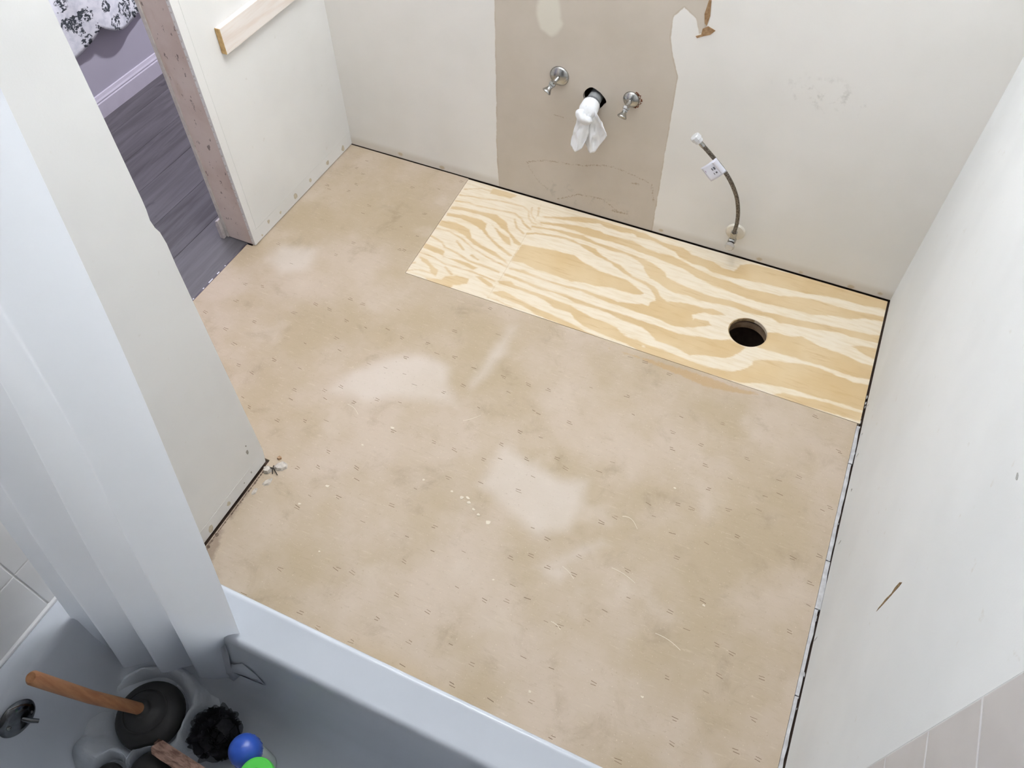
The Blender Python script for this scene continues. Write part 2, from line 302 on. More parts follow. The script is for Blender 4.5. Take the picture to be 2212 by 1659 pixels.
c = m.mix(m.rng(m.attr('seam'), -.0022, .0003, 0, .35), c, (200,176,140))
c = m.mix(m.rng(m.attr('hub'), .0, .004, .2, 0), c, (150,110,70))
m.col(c); m.bump(m.noise(1.0, 3, .6, m.coord((60, 500, 60))), .10, .0008)
PLYE = simple('plywood_edge', (200,172,134), .8, var=40, scale=70, bump=.3)
SUBW = simple('old_subfloor_wood', (158,134,110), .85, var=34, scale=30, bump=.3)

# back wall with bare drywall strip
m = BACKM = M('painted_and_bare_drywall', .68, 0, .3)
wob = m.math('MULTIPLY', m.math('SUBTRACT', m.noise(14, 5, .6), .5), .014)
base = m.mix(m.rng(m.noise(2.2, 3), .35, .65), (237,234,230), (231,228,223))
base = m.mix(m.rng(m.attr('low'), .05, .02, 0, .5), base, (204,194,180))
bare = m.mix(m.rng(m.noise(5, 4), .3, .7), (207,197,185), (200,190,177))
tan_ = m.rng(m.math('ADD', m.attr('bare'), wob), -.002, .002)
c = m.mix(tan_, base, bare)
rim_ = m.math('MULTIPLY', tan_, m.rng(m.attr('bare'), .0, .005, .35, 0))
c = m.mix(rim_, c, (170,146,112))
c = m.mix(m.rng(m.math('ADD', m.attr('spackle'), m.math('MULTIPLY', wob, 1.2)), -.004, .012, 0, .85), c, (224,219,206))
st_ = m.math('ADD', m.attr('stain'), m.math('MULTIPLY', m.math('SUBTRACT', m.noise(130, 4, .7), .55), .02))
c = m.mix(m.rng(st_, -.0035, .001, 0, .6), c, (150,126,92))
c = m.mix(m.rng(m.math('ADD', m.attr('glue'), m.math('MULTIPLY', wob, .8)), -.004, .002, 0, .65), c, (190,168,128))
sm = m.math('MULTIPLY', m.rng(m.noise(30, 6, .65), .52, .68), m.rng(m.attr('smudge'), -.02, .03, 0, .32))
c = m.mix(sm, c, (150,148,138))
m.col(c); m.bump(m.noise(200, 3), .10, .001)
PAPER = simple('torn_brown_paper', (172,140,106), .9, var=30, scale=90, bump=.4)

# hall
m = HPLANK = M('grey_vinyl_plank', .42, 0, .4)
oi = m.n.new('ShaderNodeObjectInfo')
g1 = m.noise(1.0, 5, .6, m.coord((34, 3.0, 1)), .6)
g2 = m.noise(1.0, 4, .6, m.coord((120, 6, 1)))
c = m.mix(m.rng(g1, .35, .68), (84,81,83), (108,105,109))
c = m.mix(m.rng(g2, .55, .8, 0, .5), c, (66,63,66))
c = m.mix(m.rng(m.noise(1.0, 3, .5, m.coord((20, 7, 1))), .66, .76, 0, .7), c, (52,49,54))
c = m.mix(m.rng(oi.outputs['Random'], 0, 1, 0, .45, False), c, (126,124,128))
m.col(c); m.bump(g2, .06, .0006)
HWALL = paint('lavender_grey_hall_paint', (196,193,206), (180,176,190))
HTRIM = simple('lavender_white_trim_paint', (214,210,222), .4, var=5, bump=.03)
m = STUD = M('worn_painted_jamb_wood', .8, 0, .2)
c = m.mix(m.rng(m.noise(6, 4), .35, .65), (222,208,200), (210,193,184))
c = m.mix(m.rng(m.noise(1.0, 4, .6, m.coord((14, 14, 3.2))), .58, .72, 0, .8), c, (198,172,154))
c = m.mix(m.rng(m.noise(1.0, 3, .7, m.coord((55, 55, 26), (0, .5, 0))), .62, .68, 0, .8), c, (120,108,102))
m.col(c); m.bump(m.noise(60, 4), .3, .002)

# ------------------------------------------------------------------ the setting
def S(o, label, cat='wall'): return tag(o, label, cat, kind='structure')
# ply board and floor share this small skew of the sawn edge
PX0, PX1, PY0, PY1 = -1.166, 0.3875, 1.637, 2.1865
def skew(u, v):
    k = np.clip((u+1.60)/(PX0+1.60), 0, 1)*np.clip((0.38-u)/(0.38-PX0), 0, 1)
    return u - .048*np.clip(v-PY0, 0, 1)*k, v
us = lines([-1.757, -1.735, PX0, XN+.004, 0.380], .009); vs = lines([0.340, YN+.004, YJ-.004, PY0, 2.1902], .009)
def keepf(u, v):
    k = ~((u > PX0) & (v > PY0))
    k &= ~((u < XN+.004) & (v < YN+.004))
    k &= ~((u < -1.735) & (v > YJ-.004))
    return k
floor, uv = sheet('floor', us, vs, keepf, lambda u, v: np.stack([u, v, 0*u], 1), (0,0,1), .012, FLOORM, warp=skew, origin=(-.4, 1.2, 0))
put_attr(floor, 'pale', sdf(uv, LIGHT)); put_attr(floor, 'edge', sdf(uv, EDGE))
put_attr(floor, 'damp', (sdf(uv, [[(-1150,580),(-1128,560),(-1112,520),(-1090,450),(-1085,400),(-1150,400)],[(-1150,700),(-1138,690),(-1132,600),(-1150,600)]])))
put_attr(floor, 'rim', uv[:,1]-.36 + .05*np.sin(uv[:,0]*7+uv[:,1]*5))
S(floor, 'bare beige floor underlayment with pale patches and staple marks', 'floor')
# subfloor with the round hole, cavity under it
def ring_slab(name, x0, x1, y0, y1, z0, z1, hx, hy, hr, mat, parent, n=48):
    g = G(); V = []; F = []
    for z in (z1, z0):
        V += [(hx+hr*math.cos(2*math.pi*i/n), hy+hr*math.sin(2*math.pi*i/n), z) for i in range(n)]
        for i in range(n):
            a = 2*math.pi*i/n; dx, dy = math.cos(a), math.sin(a)
            t = min((x1-hx)/dx if dx > 1e-6 else ((x0-hx)/dx if dx < -1e-6 else 9), (y1-hy)/dy if dy > 1e-6 else ((y0-hy)/dy if dy < -1e-6 else 9))
            V.append((hx+dx*t, hy+dy*t, z))
    for i in range(n):
        j = (i+1) % n
        F += [(i, j, n+j, n+i), (2*n+i, 3*n+i, 3*n+j, 2*n+j), (i, 2*n+i, 2*n+j, j), (n+i, n+j, 3*n+j, 3*n+i)]
    return g.add(V, F).out(name, mat, parent)
hx, hy, hr = HOLE
ring_slab('subfloor', -1.758, .46, .30, 2.26, -.046, -.022, hx, hy, hr+.001, SUBW, floor)
ring_slab('mortar_layer', -1.757, .45, .30, 2.24, -.0218, -.0125, hx, hy, hr+.005, DARK, floor)
g = G().lathe((hx, hy, -.0465), (0,0,-1), [(.085,0),(.085,.28),(.0,.28)], 32); g.f = g.f[:-2]
g.out('drain_cavity', DARK, floor, smooth=True)

# staple marks: pairs of tiny slits, far too small to pick apart singly
g = G(); rs = random.Random(11)
for iy in range(24):
    for ix in range(30):
        x = -1.70+ix*.072+rs.uniform(-.030,.030)+(iy%2)*.03; y = .37+iy*.077+rs.uniform(-.028,.028)
        if rs.random() < .42 or x > .365 or (x > PX0-.02 and y > PY0-.02) or (x < XN+.02 and y < YN+.03) or (x < -1.70 and y > YJ-.03): continue
        if y > 1.45 and rs.random() < .75: continue
        if y > 2.17: continue
        for k in range(rs.choice((1,1,2,2,2))):
            a = rs.uniform(-.22,.12); l = rs.uniform(.005,.0095); ww = rs.uniform(.00045,.0008); ox = x+rs.uniform(-.003,.003); oy = y+k*.0065
            d = Vector((math.cos(a), math.sin(a), 0)); q = Vector((-d.y, d.x, 0)); c0 = Vector((ox, oy, -.0002))
            g.prism([c0-d*l-q*ww, c0+d*l-q*ww, c0+d*l+q*ww, c0-d*l+q*ww], (0,0,1), .0005)
tag(g.out('staple_marks', simple('rusty_staple', (140,118,95), .7, var=26, bump=0), floor), kind='stuff')
g = G()
flecks = [(-.62,.93,.004),(-.585,.925,.007),(-.57,.93,.0055),(-.485,.885,.008),(-.56,.918,.006),(-.54,.905,.005),(-.52,.895,.005),(-.71,.93,.005),(-.88,1.05,.006),(-.95,.80,.006),(-.4,.74,.004),(.05,.62,.004),(-.86,.62,.003),(-.2,.52,.004),(.12,.9,.004),(-.05,1.2,.004),(-.93,.96,.004),(-.99,.72,.005)]
for x, y, r in flecks:
    n = 7; pts = [(x+r*rs.uniform(.5,1.1)*math.cos(2*math.pi*i/n)*1.2, y+r*rs.uniform(.4,1.0)*math.sin(2*math.pi*i/n), -.0002) for i in range(n)]
    g.prism(pts, (0,0,1), .0012)
for (x0,y0,x1,y1,b) in [(-.155,1.055,-.105,1.035,.012),(-.13,.90,-.06,.885,.004),(-.25,.85,-.21,.83,.003),(-.70,1.16,-.66,1.20,-.004),(-1.05,1.07,-1.0,1.05,.006),(.03,.78,.10,.765,.005),(-.22,.70,-.19,.69,.003)]:
    pts = []
    for i in range(7):
        t = i/6; pts.append((x0+(x1-x0)*t, y0+(y1-y0)*t+b*math.sin(math.pi*t)))
    for a, b_ in zip(pts[:-1], pts[1:]): g.prism([(a[0],a[1]-.001,-.0002),(b_[0],b_[1]-.001,-.0002),(b_[0],b_[1]+.0008,-.0002),(a[0],a[1]+.0008,-.0002)], (0,0,1), .0007)
tag(g.out('paint_flecks', simple('pale_fleck', (226,216,198), .8, var=14, bump=0), floor), kind='stuff')

# plywood board set into the floor
us = lines([PX0+.0015, PX1], .0042); vs = lines([PY0+.0015, PY1], .0042)
ply, uv = sheet('plywood_board', us, vs, lambda u, v: np.ones_like(u, bool), lambda u, v: np.stack([u, v, 0*u+.0004], 1), (0,0,1), .0125, PLY,
                hole=(hx, hy, lambda t: np.full_like(t, hr)), warp=skew, origin=(-.39, 1.91, 0))
gr = np.maximum(sdf(uv, GRAIN), sdf_strokes(uv, STROKES))
kn = [((-.349,1.683),.024,.008),((-.30,1.66),.006,.004)]
for (cx,cy),rx,ry in kn: gr = np.minimum(gr, (np.hypot((uv[:,0]-cx)/rx, (uv[:,1]-cy)/ry)-1)*ry)
put_attr(ply, 'grain', np.clip(gr, -.05, .05)); put_attr(ply, 'seam', sdf_strokes(uv, [(SEAM, 1)]))
put_attr(ply, 'hub', np.hypot(uv[:,0]-hx, uv[:,1]-hy)-hr)
tag(ply, 'new pine plywood board with wavy grain and round drain hole, set into the floor', 'plywood')
ring_slab('hole_edge', hx-hr-.004, hx+hr+.004, hy-hr-.004, hy+hr+.004, -.0122, -.0008, hx, hy, hr-.0004, PLYE, ply)

# back wall (drywall sheet with the rough drain opening)
us = lines([XL-.12, -1.10, -.40, XR+.05], .007); vs = np.concatenate([lines([.0035, .86], .007), np.linspace(.86, CEIL, 8)[1:]])
WH = np.array(WHOLE, float)/1000; hc = WH.mean(0)
ang = np.arctan2(WH[:,1]-hc[1], WH[:,0]-hc[0]); rad = np.hypot(WH[:,0]-hc[0], WH[:,1]-hc[1]); od = np.argsort(ang)
def rfun(t):
    return np.interp(t, ang[od], rad[od], period=2*math.pi)
wb, uv = sheet('wall_back', us, vs, lambda u, v: np.ones_like(u, bool), lambda u, v: np.stack([u, 0*u+YB, v], 1), (0,-1,0), .013, BACKM,
               hole=(hc[0], hc[1], rfun), origin=(-.66, YB, 0))
put_attr(wb, 'bare', np.clip(sdf(uv, [TAN]), -.2, .2)); put_attr(wb, 'spackle', np.clip(sdf(uv, SPACK), -.2, .2))
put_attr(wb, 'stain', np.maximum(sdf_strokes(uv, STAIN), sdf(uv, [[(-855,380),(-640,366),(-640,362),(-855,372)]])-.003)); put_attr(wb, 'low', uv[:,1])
put_attr(wb, 'glue', np.max([r/1000-np.hypot((uv[:,0]-x/1000)*.7, uv[:,1]-z/1000) for (x,z), r in GLUE], 0))
put_attr(wb, 'smudge', np.maximum(.05-np.hypot((uv[:,0]+.02)*.35, uv[:,1]-.665), sdf(uv, [[(-900,120),(-520,80),(-520,20),(-900,20)]])))
S(wb, 'back wall of cream paint with an unpainted tan drywall strip')
G().box(XL-.12, XR+.05, YB+.06, YB+.075, -.02, CEIL).out('backing_board', DARK, wb)
G().box(XL-.12, XR+.05, YB+.0135, YB+.05, -.02, .03).out('sole_plate', DARK, wb)
g = G()
for P in TEAR: g.prism([(x/1000, YB+.0002, z/1000) for x, z in P], (0,-1,0), .0016)
g.out('torn_paper', PAPER, wb)

# left wall between corner and doorway, its stripped jamb
wl = box('wall_left', XL-.013, XL, YJ, YB, .004, CEIL, PAINT); S(wl, 'cream left wall between the corner and the stripped doorway')
G().box(XL-.119, XL-.0135, YJ+.0035, YJ+.04, 0, 2.08).out('jamb_stud', STUD, wl)
G().box(XL-.132, XL-.1195, YJ, 3.0, 0, CEIL).out('hall_drywall', GYP, wl)
G().box(XL-.119, XL-.0135, YJ+.0405, 3.0, 2.0, 2.03).out('blocking', STUD, wl)
g = G(); rs = random.Random(5)      # chewed drywall edge along the jamb
for i in range(46):
    z = .01+i*.02+rs.uniform(-.006,.006); r = rs.uniform(.002,.0045)
    g.prism([(XL-.0125+rs.uniform(0,.004), YJ-.0008, z-r), (XL-.006, YJ-.0004, z-r*.5), (XL-.005, YJ-.0004, z+r*.6), (XL-.011, YJ-.0008, z+r)], (0,1,0), .0008)
tag(g.out('gypsum_crumbs', GYP, wl), kind='stuff')
def decals(name, parent, mat, polys, nrm, h=.0006, kind='stuff'):
    g = G()
    for P in polys: g.prism(P, nrm, h)
    return tag(g.out(name, mat, parent), kind=kind)
def blob(cx, cy, rx, ry, rs, n=8, a=0):
    out = []
    for i in range(n):
        t = 2*math.pi*i/n; k = rs.uniform(.65, 1.1); x, y = rx*k*math.cos(t), ry*k*math.sin(t)
        out.append((cx+x*math.cos(a)-y*math.sin(a), cy+x*math.sin(a)+y*math.cos(a)))
    return out
GLUEM = simple('old_baseboard_glue', (214,204,184), .8, var=24, scale=80, bump=.2)
RIDGE = simple('paint_ridge', (229,229,226), .7, var=4, bump=.1)
rs = random.Random(9)
decals('glue_spots', wl, GLUEM, [[(XL-.0002, y, z) for y, z in blob(yy, zz, r, r*1.2, rs)] for yy, zz, r in ((1.63,.040,.008),(1.70,.028,.006),(1.80,.030,.012),(1.90,.030,.009),(2.02,.028,.010),(2.13,.022,.012),(1.58,.016,.005))], (1,0,0))
decals('paint_ridges', wl, RIDGE, [[(XL-.0002, YJ+.028, .06), (XL-.0002, YJ+.030, .06), (XL-.0002, YJ+.034, 1.9), (XL-.0002, YJ+.0325, 1.9)], [(XL-.0002, 1.56, .058), (XL-.0002, 2.19, .058), (XL-.0002, 2.19, .0595), (XL-.0002, 1.56, .0595)]], (1,0,0), .0007)

# closet wall that comes forward beside the tub (chipped vertical corner)
prof = [(.353, .008), (.792, .008), (.796, .03), (.800, .06), (.801, .30), (.803, .78), (.805, .84), (.802, .873), (.796, .890), (.793, .911), (.796, .936), (.797, .96), (.800, 1.4), (.801, CEIL), (.353, CEIL)]
wn = G().prism([(XN-.014, y, z) for y, z in prof], (1,0,0), .014).out('wall_closet', PAINT, origin=(XN, .58, 0))
S(wn, 'cream closet wall beside the tub with a chipped vertical corner')
G().box(XN-.70, XN-.0145, -.42, YN-.012, -.02, CEIL).out('closet_core', GYP, wn)
G().box(XN-.70, XN-.0145, YN-.0115, YN-.002, .0, CEIL).out('doorway_return', GYP, wn)
decals('glue_spots', wn, GLUEM, [[(XN-.0002, y, z) for y, z in blob(yy, zz, a, b, rs)] for yy, zz, a, b in ((.628,.030,.008,.010),(.548,.026,.012,.014))], (1,0,0))
decals('scuffs', wn, simple('grey_scuff', (168,164,156), .8, var=20, bump=0), [[(XN-.0002, y, z) for y, z in blob(yy, zz, a, b, rs)] for yy, zz, a, b in ((.752,.115,.005,.010),(.757,.14,.0025,.004),(.70,.03,.003,.003),(.735,.035,.003,.005))], (1,0,0))
decals('paint_ridges', wn, RIDGE, [[(XN-.0002, .48, .056), (XN-.0002, .77, .053), (XN-.0002, .77, .0545), (XN-.0002, .48, .0575)]], (1,0,0), .0007)
box('floor_gap', XN-.02, XN+.0045, .36, .80, -.011, -.006, DARK, floor)

# right wall
wr = box('wall_right', XR, XR+.014, .478, YB, .004, CEIL, PAINT_R); S(wr, 'smooth cool white right wall with a slanted gouge')
G().box(XR+.0145, XR+.06, -.42, YB+.05, -.02, .03).out('sole_plate', DARK, wr)
G().box(XR+.0145, XR+.05, -.42, YB+.05, .03, CEIL).out('backing_board', GYP, wr)
gm = simple('gouge_brown', (150,126,92), .9, var=50, scale=200, bump=.3)
decals('gouge', wr, gm, [[(XR+.0002, y, z) for y, z in [(.800,.486),(.8035,.497),(.805,.515),(.8075,.53),(.8065,.56),(.812,.575),(.813,.597),(.806,.611),(.8035,.60),(.8025,.575),(.801,.55),(.8,.52)]]], (-1,0,0), kind='stuff')
decals('scuffs', wr, simple('pale_scuff', (186,186,184), .8, var=20, bump=0), [[(XR+.0002, y, z) for y, z in blob(yy, zz, a, b, rs)] for yy, zz, a, b in ((1.36,.055,.004,.006),(1.365,.05,.002,.004),(1.19,.05,.004,.012),(.92,.02,.003,.02),(1.58,.03,.003,.006),(.78,1.02,.008,.004),(1.7,.02,.004,.006),(1.5,.03,.002,.012))], (-1,0,0))

# white strip left along the right wall, broken into lengths
STRIP = simple('white_edge_strip', (214,213,214), .6, var=30, scale=40, bump=.3)
tr = thing('trim_1', (.385, 1.0, 0), 'narrow broken white edge strip along the foot of the right wall', 'trim', kind='structure')
y = 1.628
for seg, wd in ((.145,.0100),(.33,.0096),(.145,.0125),(.235,.0094),(.42,.0088)):
    y0 = y-seg; rr = random.Random(int(seg*1000))
    n = max(3, int(seg/.03)); pts = [(.3808, y), (.3808, y0+.003)] + [(.3808+wd+rr.uniform(-.0012,.0012), y0+.003+(seg-.003)*i/n) for i in range(n+1)]
    G().prism([(px_, py_, -.012) for px_, py_ in pts], (0,0,1), .0125).out('strip_length', STRIP, tr)
    y = y0
g = G()
for i in range(26):
    yy = rs.uniform(.62, 1.75); r = rs.uniform(.0015,.005); x = XR-.006+rs.uniform(-.001,.004)
    g.prism([(x+a*.5, yy+b, -.003) for a, b in blob(0,0,r*.7,r*1.6,rs,6)], (0,0,1), .004)
tag(g.out('plaster_crumbs', STRIP, tr), kind='stuff')

# ceiling, rear wall, hall
ceil = box('ceiling', -2.9, .46, -.5, 3.05, CEIL, CEIL+.03, CEILP); S(ceil, 'white ceiling', 'ceiling')
wf = box('wall_front', XN-.05, XR+.06, -.44, -.412, -.02, CEIL, simple('darkened_tub_wall', (134,133,132), .4, var=8, bump=.02)); S(wf, 'wall along the back of the bathtub')  # unseen wall, its grey darkened to keep bounce light out of the tub
HX = -2.79
hf = thing('floor_hall', (-2.3, 1.6, -.004), 'dark grey wood-look plank floor of the hallway beyond the doorway', 'floor', kind='structure')
G().box(-2.80, -1.760, .25, 3.0, -.03, -.0125).out('slab', DARK, hf)
xs = [-1.760, -1.955, -2.135, -2.315, -2.495, -2.675, -2.79]; rp = random.Random(3)
for i, (b, a) in enumerate(zip(xs[:-1], xs[1:])):
    ys = [.25, .95-(i*.37) % .6, 2.42+(i*.29) % .5, 3.0]
    for y0, y1 in zip(ys[:-1], ys[1:]):
        if y1-y0 < .02: continue
        box('plank', a+.0007, b-.0007, y0+.0007, y1-.0007, -.012, -.004, HPLANK, hf, bevel=.0006)
wh = box('wall_hall', HX-.02, HX, .2, 3.05, -.02, CEIL, HWALL); S(wh, 'shaded lavender grey wall on the far side of the hallway')
for nm, y0, y1 in (('wall_hall_near', .2, .22), ('wall_hall_far', 3.0, 3.02)):
    S(box(nm, HX, XL-.10, y0, y1, -.02, CEIL, HWALL), 'end wall of the hallway')
bb = G().prism([(HX+.0005, .25, z) if False else (HX+.0005+x, .25, z-.004) for x, z in [(0,0),(.014,0),(.014,.060),(.011,.064),(.012,.070),(.008,.077),(.005,.088),(0,.090)]], (0,1,0), 2.74).out('baseboard_hall', HTRIM, origin=(HX+.007, 1.6, 0))
tag(bb, 'moulded pale lavender baseboard at the foot of the hallway wall', 'baseboard', kind='structure')
b2 = G().prism([(XL-.1325-x, YJ-.012, z-.004) for x, z in [(0,0),(.016,0),(.016,.060),(.013,.066),(.012,.078),(0,.082)]], (0,1,0), 1.4).out('baseboard_left', simple('chipped_white_trim', (222,214,212), .6, var=26, scale=50, bump=.3), origin=(XL-.14, YJ+.7, 0))
tag(b2, 'short white baseboard end sticking out behind the door jamb', 'baseboard', kind='structure')
th = thing('trim_2', (-1.758, 1.16, 0), 'thin dark metal threshold edge with painted white glints in the doorway', 'trim', kind='structure')
G().box(-1.7635, -1.7575, YN, YJ-.005, -.0035, .0005).out('edge_strip', simple('dull_metal_edge', (116,112,118), .4, .7, var=30, bump=.1), th)
g = G()
for yy, l in ((1.283,.006),(1.315,.022),(1.362,.012),(1.405,.004),(1.229,.005)):
    g.box(-1.763, -1.7592, yy, yy+l, .0005, .0014)
tag(g.out('edge_glints', simple('glint_white', (235,235,238), .3, .3, var=8, bump=0), th), kind='stuff')  # near-white bits put in as the glints along the threshold edge
# ------------------------------------------------------------------ bathtub
ENAMEL = simple('white_enamel', (200,205,214), .22, var=4, scale=5, bump=.02, spec=.5, bscale=30)
CHROME = simple('worn_chrome', (186,186,184), .22, 1.0, var=30, scale=60, bump=.05)
CHROMED = simple('dark_chrome', (120,122,124), .14, 1.0, var=40, scale=30, bump=.03)
def rrect(x0, x1, y0, y1, r, z, n=9):
    out = []
    for cx, cy, a in ((x1-r, y1-r, 0), (x0+r, y1-r, 90), (x0+r, y0+r, 180), (x1-r, y0+r, 270)):
        for i in range(n):
            t = math.radians(a+90*i/(n-1)); out.append((cx+r*math.cos(t), cy+r*math.sin(t), z))
    return out
tub = thing('bathtub', (-.37, -.03, 0), 'white enamel bathtub with a wide front rim, holding plungers and bottles', 'bathtub')
OX0, OX1, OY0, OY1 = -1.1285, .3845, -.409, .3505
loops = [rrect(OX0+.004,OX1-.004,OY0+.004,OY1-.006,.006,0), rrect(OX0+.004,OX1-.004,OY0+.004,OY1-.006,.006,.345), rrect(OX0,OX1,OY0,OY1,.008,.352), rrect(OX0,OX1,OY0,OY1,.008,.381),
         rrect(OX0+.003,OX1-.003,OY0+.003,OY1-.003,.008,.3875), rrect(OX0+.009,OX1-.009,OY0+.009,OY1-.009,.008,.390),
         rrect(OX0+.013,OX1-.013,OY0+.013,OY1-.013,.008,.3885),
         rrect(-1.080,.285,-.335,.272,.055,.3885), rrect(-1.074,.278,-.328,.266,.058,.3870), rrect(-1.069,.27,-.322,.2605,.06,.3815), rrect(-1.066,.265,-.318,.257,.065,.370),
         rrect(-1.058,.23,-.305,.243,.085,.29), rrect(-1.047,.18,-.288,.226,.11,.19), rrect(-1.034,.14,-.27,.207,.125,.125), rrect(-1.008,.10,-.245,.180,.13,.098), rrect(-.96,.05,-.20,.135,.13,.089)]
g = G(); n = len(loops[0]); V = sum(loops, []); F = []
for i in range(len(loops)-1):
    for j in range(n): F.append((i*n+j, i*n+(j+1)%n, (i+1)*n+(j+1)%n, (i+1)*n+j))
F.append(tuple(range((len(loops)-1)*n, len(loops)*n)))
g.add(V, F).out('shell', ENAMEL, tub, smooth=True, sharp=50)
# overflow plate with trip lever
pc = Vector((-1.0605, -.030, .333)); pn = Vector((1, 0, .10)).normalized()
op = G().lathe(pc-pn*.001, pn, [(.0,0),(.037,0),(.0385,.003),(.037,.006),(.032,.010),(.020,.0125),(.0,.0135)], 36).out('overflow_plate', CHROMED, tub, smooth=True)
lv = G().tube([pc+pn*.010+Vector((0,.004,-.004)), pc+pn*.024+Vector((0,.008,-.010)), pc+pn*.034+Vector((0,.014,-.020))], [.0055,.005,.0042], 10)
lv.out('trip_lever', CHROMED, op, smooth=True)
for s in (-1, 1): G().lathe(pc+pn*.009+Vector((0,s*.02,-s*.012)), pn, [(.0,0),(.0045,0),(.004,.003),(.0,.0035)], 12).out('screw', CHROME, op, smooth=True)

# ------------------------------------------------------------------ tiles at both ends of the tub
TILE = simple('grey_white_glazed_tile', (228,227,228), .25, var=8, scale=6, bump=.02)
TILEB = simple('pinkish_grey_tile', (198,195,196), .3, var=8, scale=6, bump=.02)
GROUT = simple('white_grout', (226,224,222), .8, var=10, scale=60, bump=.2)
def tiles(name, xf, sgn, y_lines, z_lines, mat, parent, GROUT=GROUT):
    me = None; a = .1524
    G().box(min(xf-sgn*.0075, xf-sgn*.0015), max(xf-sgn*.0075, xf-sgn*.0015), y_lines[0], y_lines[-1], z_lines[0], z_lines[-1]).out('grout_bed', GROUT, parent)
    cache = {}
    for y0, y1 in zip(y_lines[:-1], y_lines[1:]):
        for z0, z1 in zip(z_lines[:-1], z_lines[1:]):
            k = (round(y1-y0, 3), round(z1-z0, 3))
            if k not in cache:
                hy_, hz_ = (y1-y0)/2-.0011, (z1-z0)/2-.0011
                gg = G(); b = .0018
                V = [(-sgn*.006, s*hy_, t*hz_) for s, t in ((-1,-1),(1,-1),(1,1),(-1,1))] + [(-sgn*.001, s*hy_, t*hz_) for s, t in ((-1,-1),(1,-1),(1,1),(-1,1))] + [(0, s*(hy_-b), t*(hz_-b)) for s, t in ((-1,-1),(1,-1),(1,1),(-1,1))]
                F = [(3,2,1,0),(8,9,10,11)] + [(i,(i+1)%4,4+(i+1)%4,4+i) for i in range(4)] + [(4+i,4+(i+1)%4,8+(i+1)%4,8+i) for i in range(4)]
                o = gg.add(V, F).out(name, mat); cache[k] = o.data; COL.objects.unlink(o); bpy.data.objects.remove(o)
            t = bpy.data.objects.new(name, cache[k]); COL.objects.link(t); t.parent = parent; t.location = Vector((xf, (y0+y1)/2, (z0+z1)/2))-wloc(parent)
yl = [.166+.1524*k for k in (-3.77,-3,-2,-1,0,1)] + [.353]; zl = [.3905] + [.5345+.1524*k for k in range(9)]
zc = [.3905] + [.5345+.1524*k for k in range(9)]
wt = thing('wall_tub_end', (-1.13, -.03, .39), 'tiled wall above the drain end of the bathtub', 'wall', kind='structure')
tiles('tile', -1.1295, 1, yl, zl, TILE, wt)
G().box(-1.133, -1.1225, -.408, .352, .3835, .3955).out('caulk_bead', simple('white_caulk', (222,222,224), .5, var=6, bump=.1), wt, bevel=.003)
G().box(-1.1525, -1.1372, -.411, .353, 0, CEIL).out('backer', GYP, wt)
wt2 = thing('wall_tub_foot', (XR, .03, .39), 'pinkish grey tiled wall end at the lower right beside the bathtub', 'wall', kind='structure')
tiles('tile', XR-.006, -1, [.471-.1524*k for k in range(6)][::-1], zc, TILEB, wt2, simple('painted_grout', (190,187,188), .6, var=5, bump=.1))
G().box(XR, XR+.0142, -.411, .4775, 0, CEIL).out('backer', PAINT_R, wt2)

# ------------------------------------------------------------------ shower curtain on its rod
m = CURT = M('white_plastic_curtain', .42, 0, .4)
m.col(m.mix(m.rng(m.noise(3, 3), .3, .7), (226,230,237), (221,225,233)))
m.p.inputs['Subsurface Weight'].default_value = 0.0
tr_ = m.n.new('ShaderNodeBsdfTranslucent'); tr_.inputs['Color'].default_value = lin((228,232,239))
mx = m.n.new('ShaderNodeMixShader'); mx.inputs[0].default_value = .5
m.L(m.p.outputs[0], mx.inputs[1]); m.L(tr_.outputs[0], mx.inputs[2]); m.L(mx.outputs[0], m.n['Material Output'].inputs['Surface'])
def smooth(t): t = max(0., min(1., t)); return t*t*(3-2*t)
ZB, ZM, ZT = .20, .75, 2.0
def cpath(s, z):
    b = Vector((-1.068+(-.738+1.068)*s, .144+(.248-.144)*s, 0)); md = Vector((-1.085+(-.722+1.085)*s, .222+(.316-.222)*s, 0)); tp = Vector((-1.10+(-.61+1.10)*s, .362+(.374-.362)*s, 0))
    l0 = (z-ZM)*(z-ZT)/((ZB-ZM)*(ZB-ZT)); l1 = (z-ZB)*(z-ZT)/((ZM-ZB)*(ZM-ZT)); l2 = (z-ZB)*(z-ZM)/((ZT-ZB)*(ZT-ZM))
    return b*l0+md*l1+tp*l2
def hem(s):
    r = mnoise.noise(Vector((s*9, 3.1, 0)))*.012
    rag = smooth((s-.86)/.1)*(.028*mnoise.noise(Vector((s*60, .7, 0)))+.02*mnoise.noise(Vector((s*160, 2.7, 0)))-.03)
    return .205+r+rag+ (.025 if s < .16 else 0)
def curtain_pt(u, v):
    s = u; z = hem(s)+(ZT-hem(s))*(v**1.25)
    p = cpath(s, z); d = (cpath(min(1, s+.01), z)-cpath(max(0, s-.01), z)).normalized(); nrm = Vector((d.y, -d.x, 0))
    low = 1-smooth((z-.35)/.95)
    ph = ((s-.155)/.255) % 1.0 if s < .92 else 0
    if s < .665+.02:
        w = .16
        saw = (-.5+smooth(ph/w)) if ph < w else (.5-(ph-w)/(1-w))
        sh = -.018*math.exp(-((ph-w*.5)/.13)**2)
    else:
        t = (s-.665)/.335; w = .12; saw = (-.5+smooth(t/w)) if t < w else (.5-.62*smooth((t-w)/(1-w))); sh = -.018*math.exp(-((t-w*.5)/.12)**2)
    soft = math.sin(s*11.0+.6)*.5
    A = .034*low+.006
    q = p + nrm*(saw*A + soft*.022*(1-low) + .008*mnoise.noise(Vector((s*4, z*2.2, 1)))) + d*(sh*low)
    return (q.x, q.y, z)
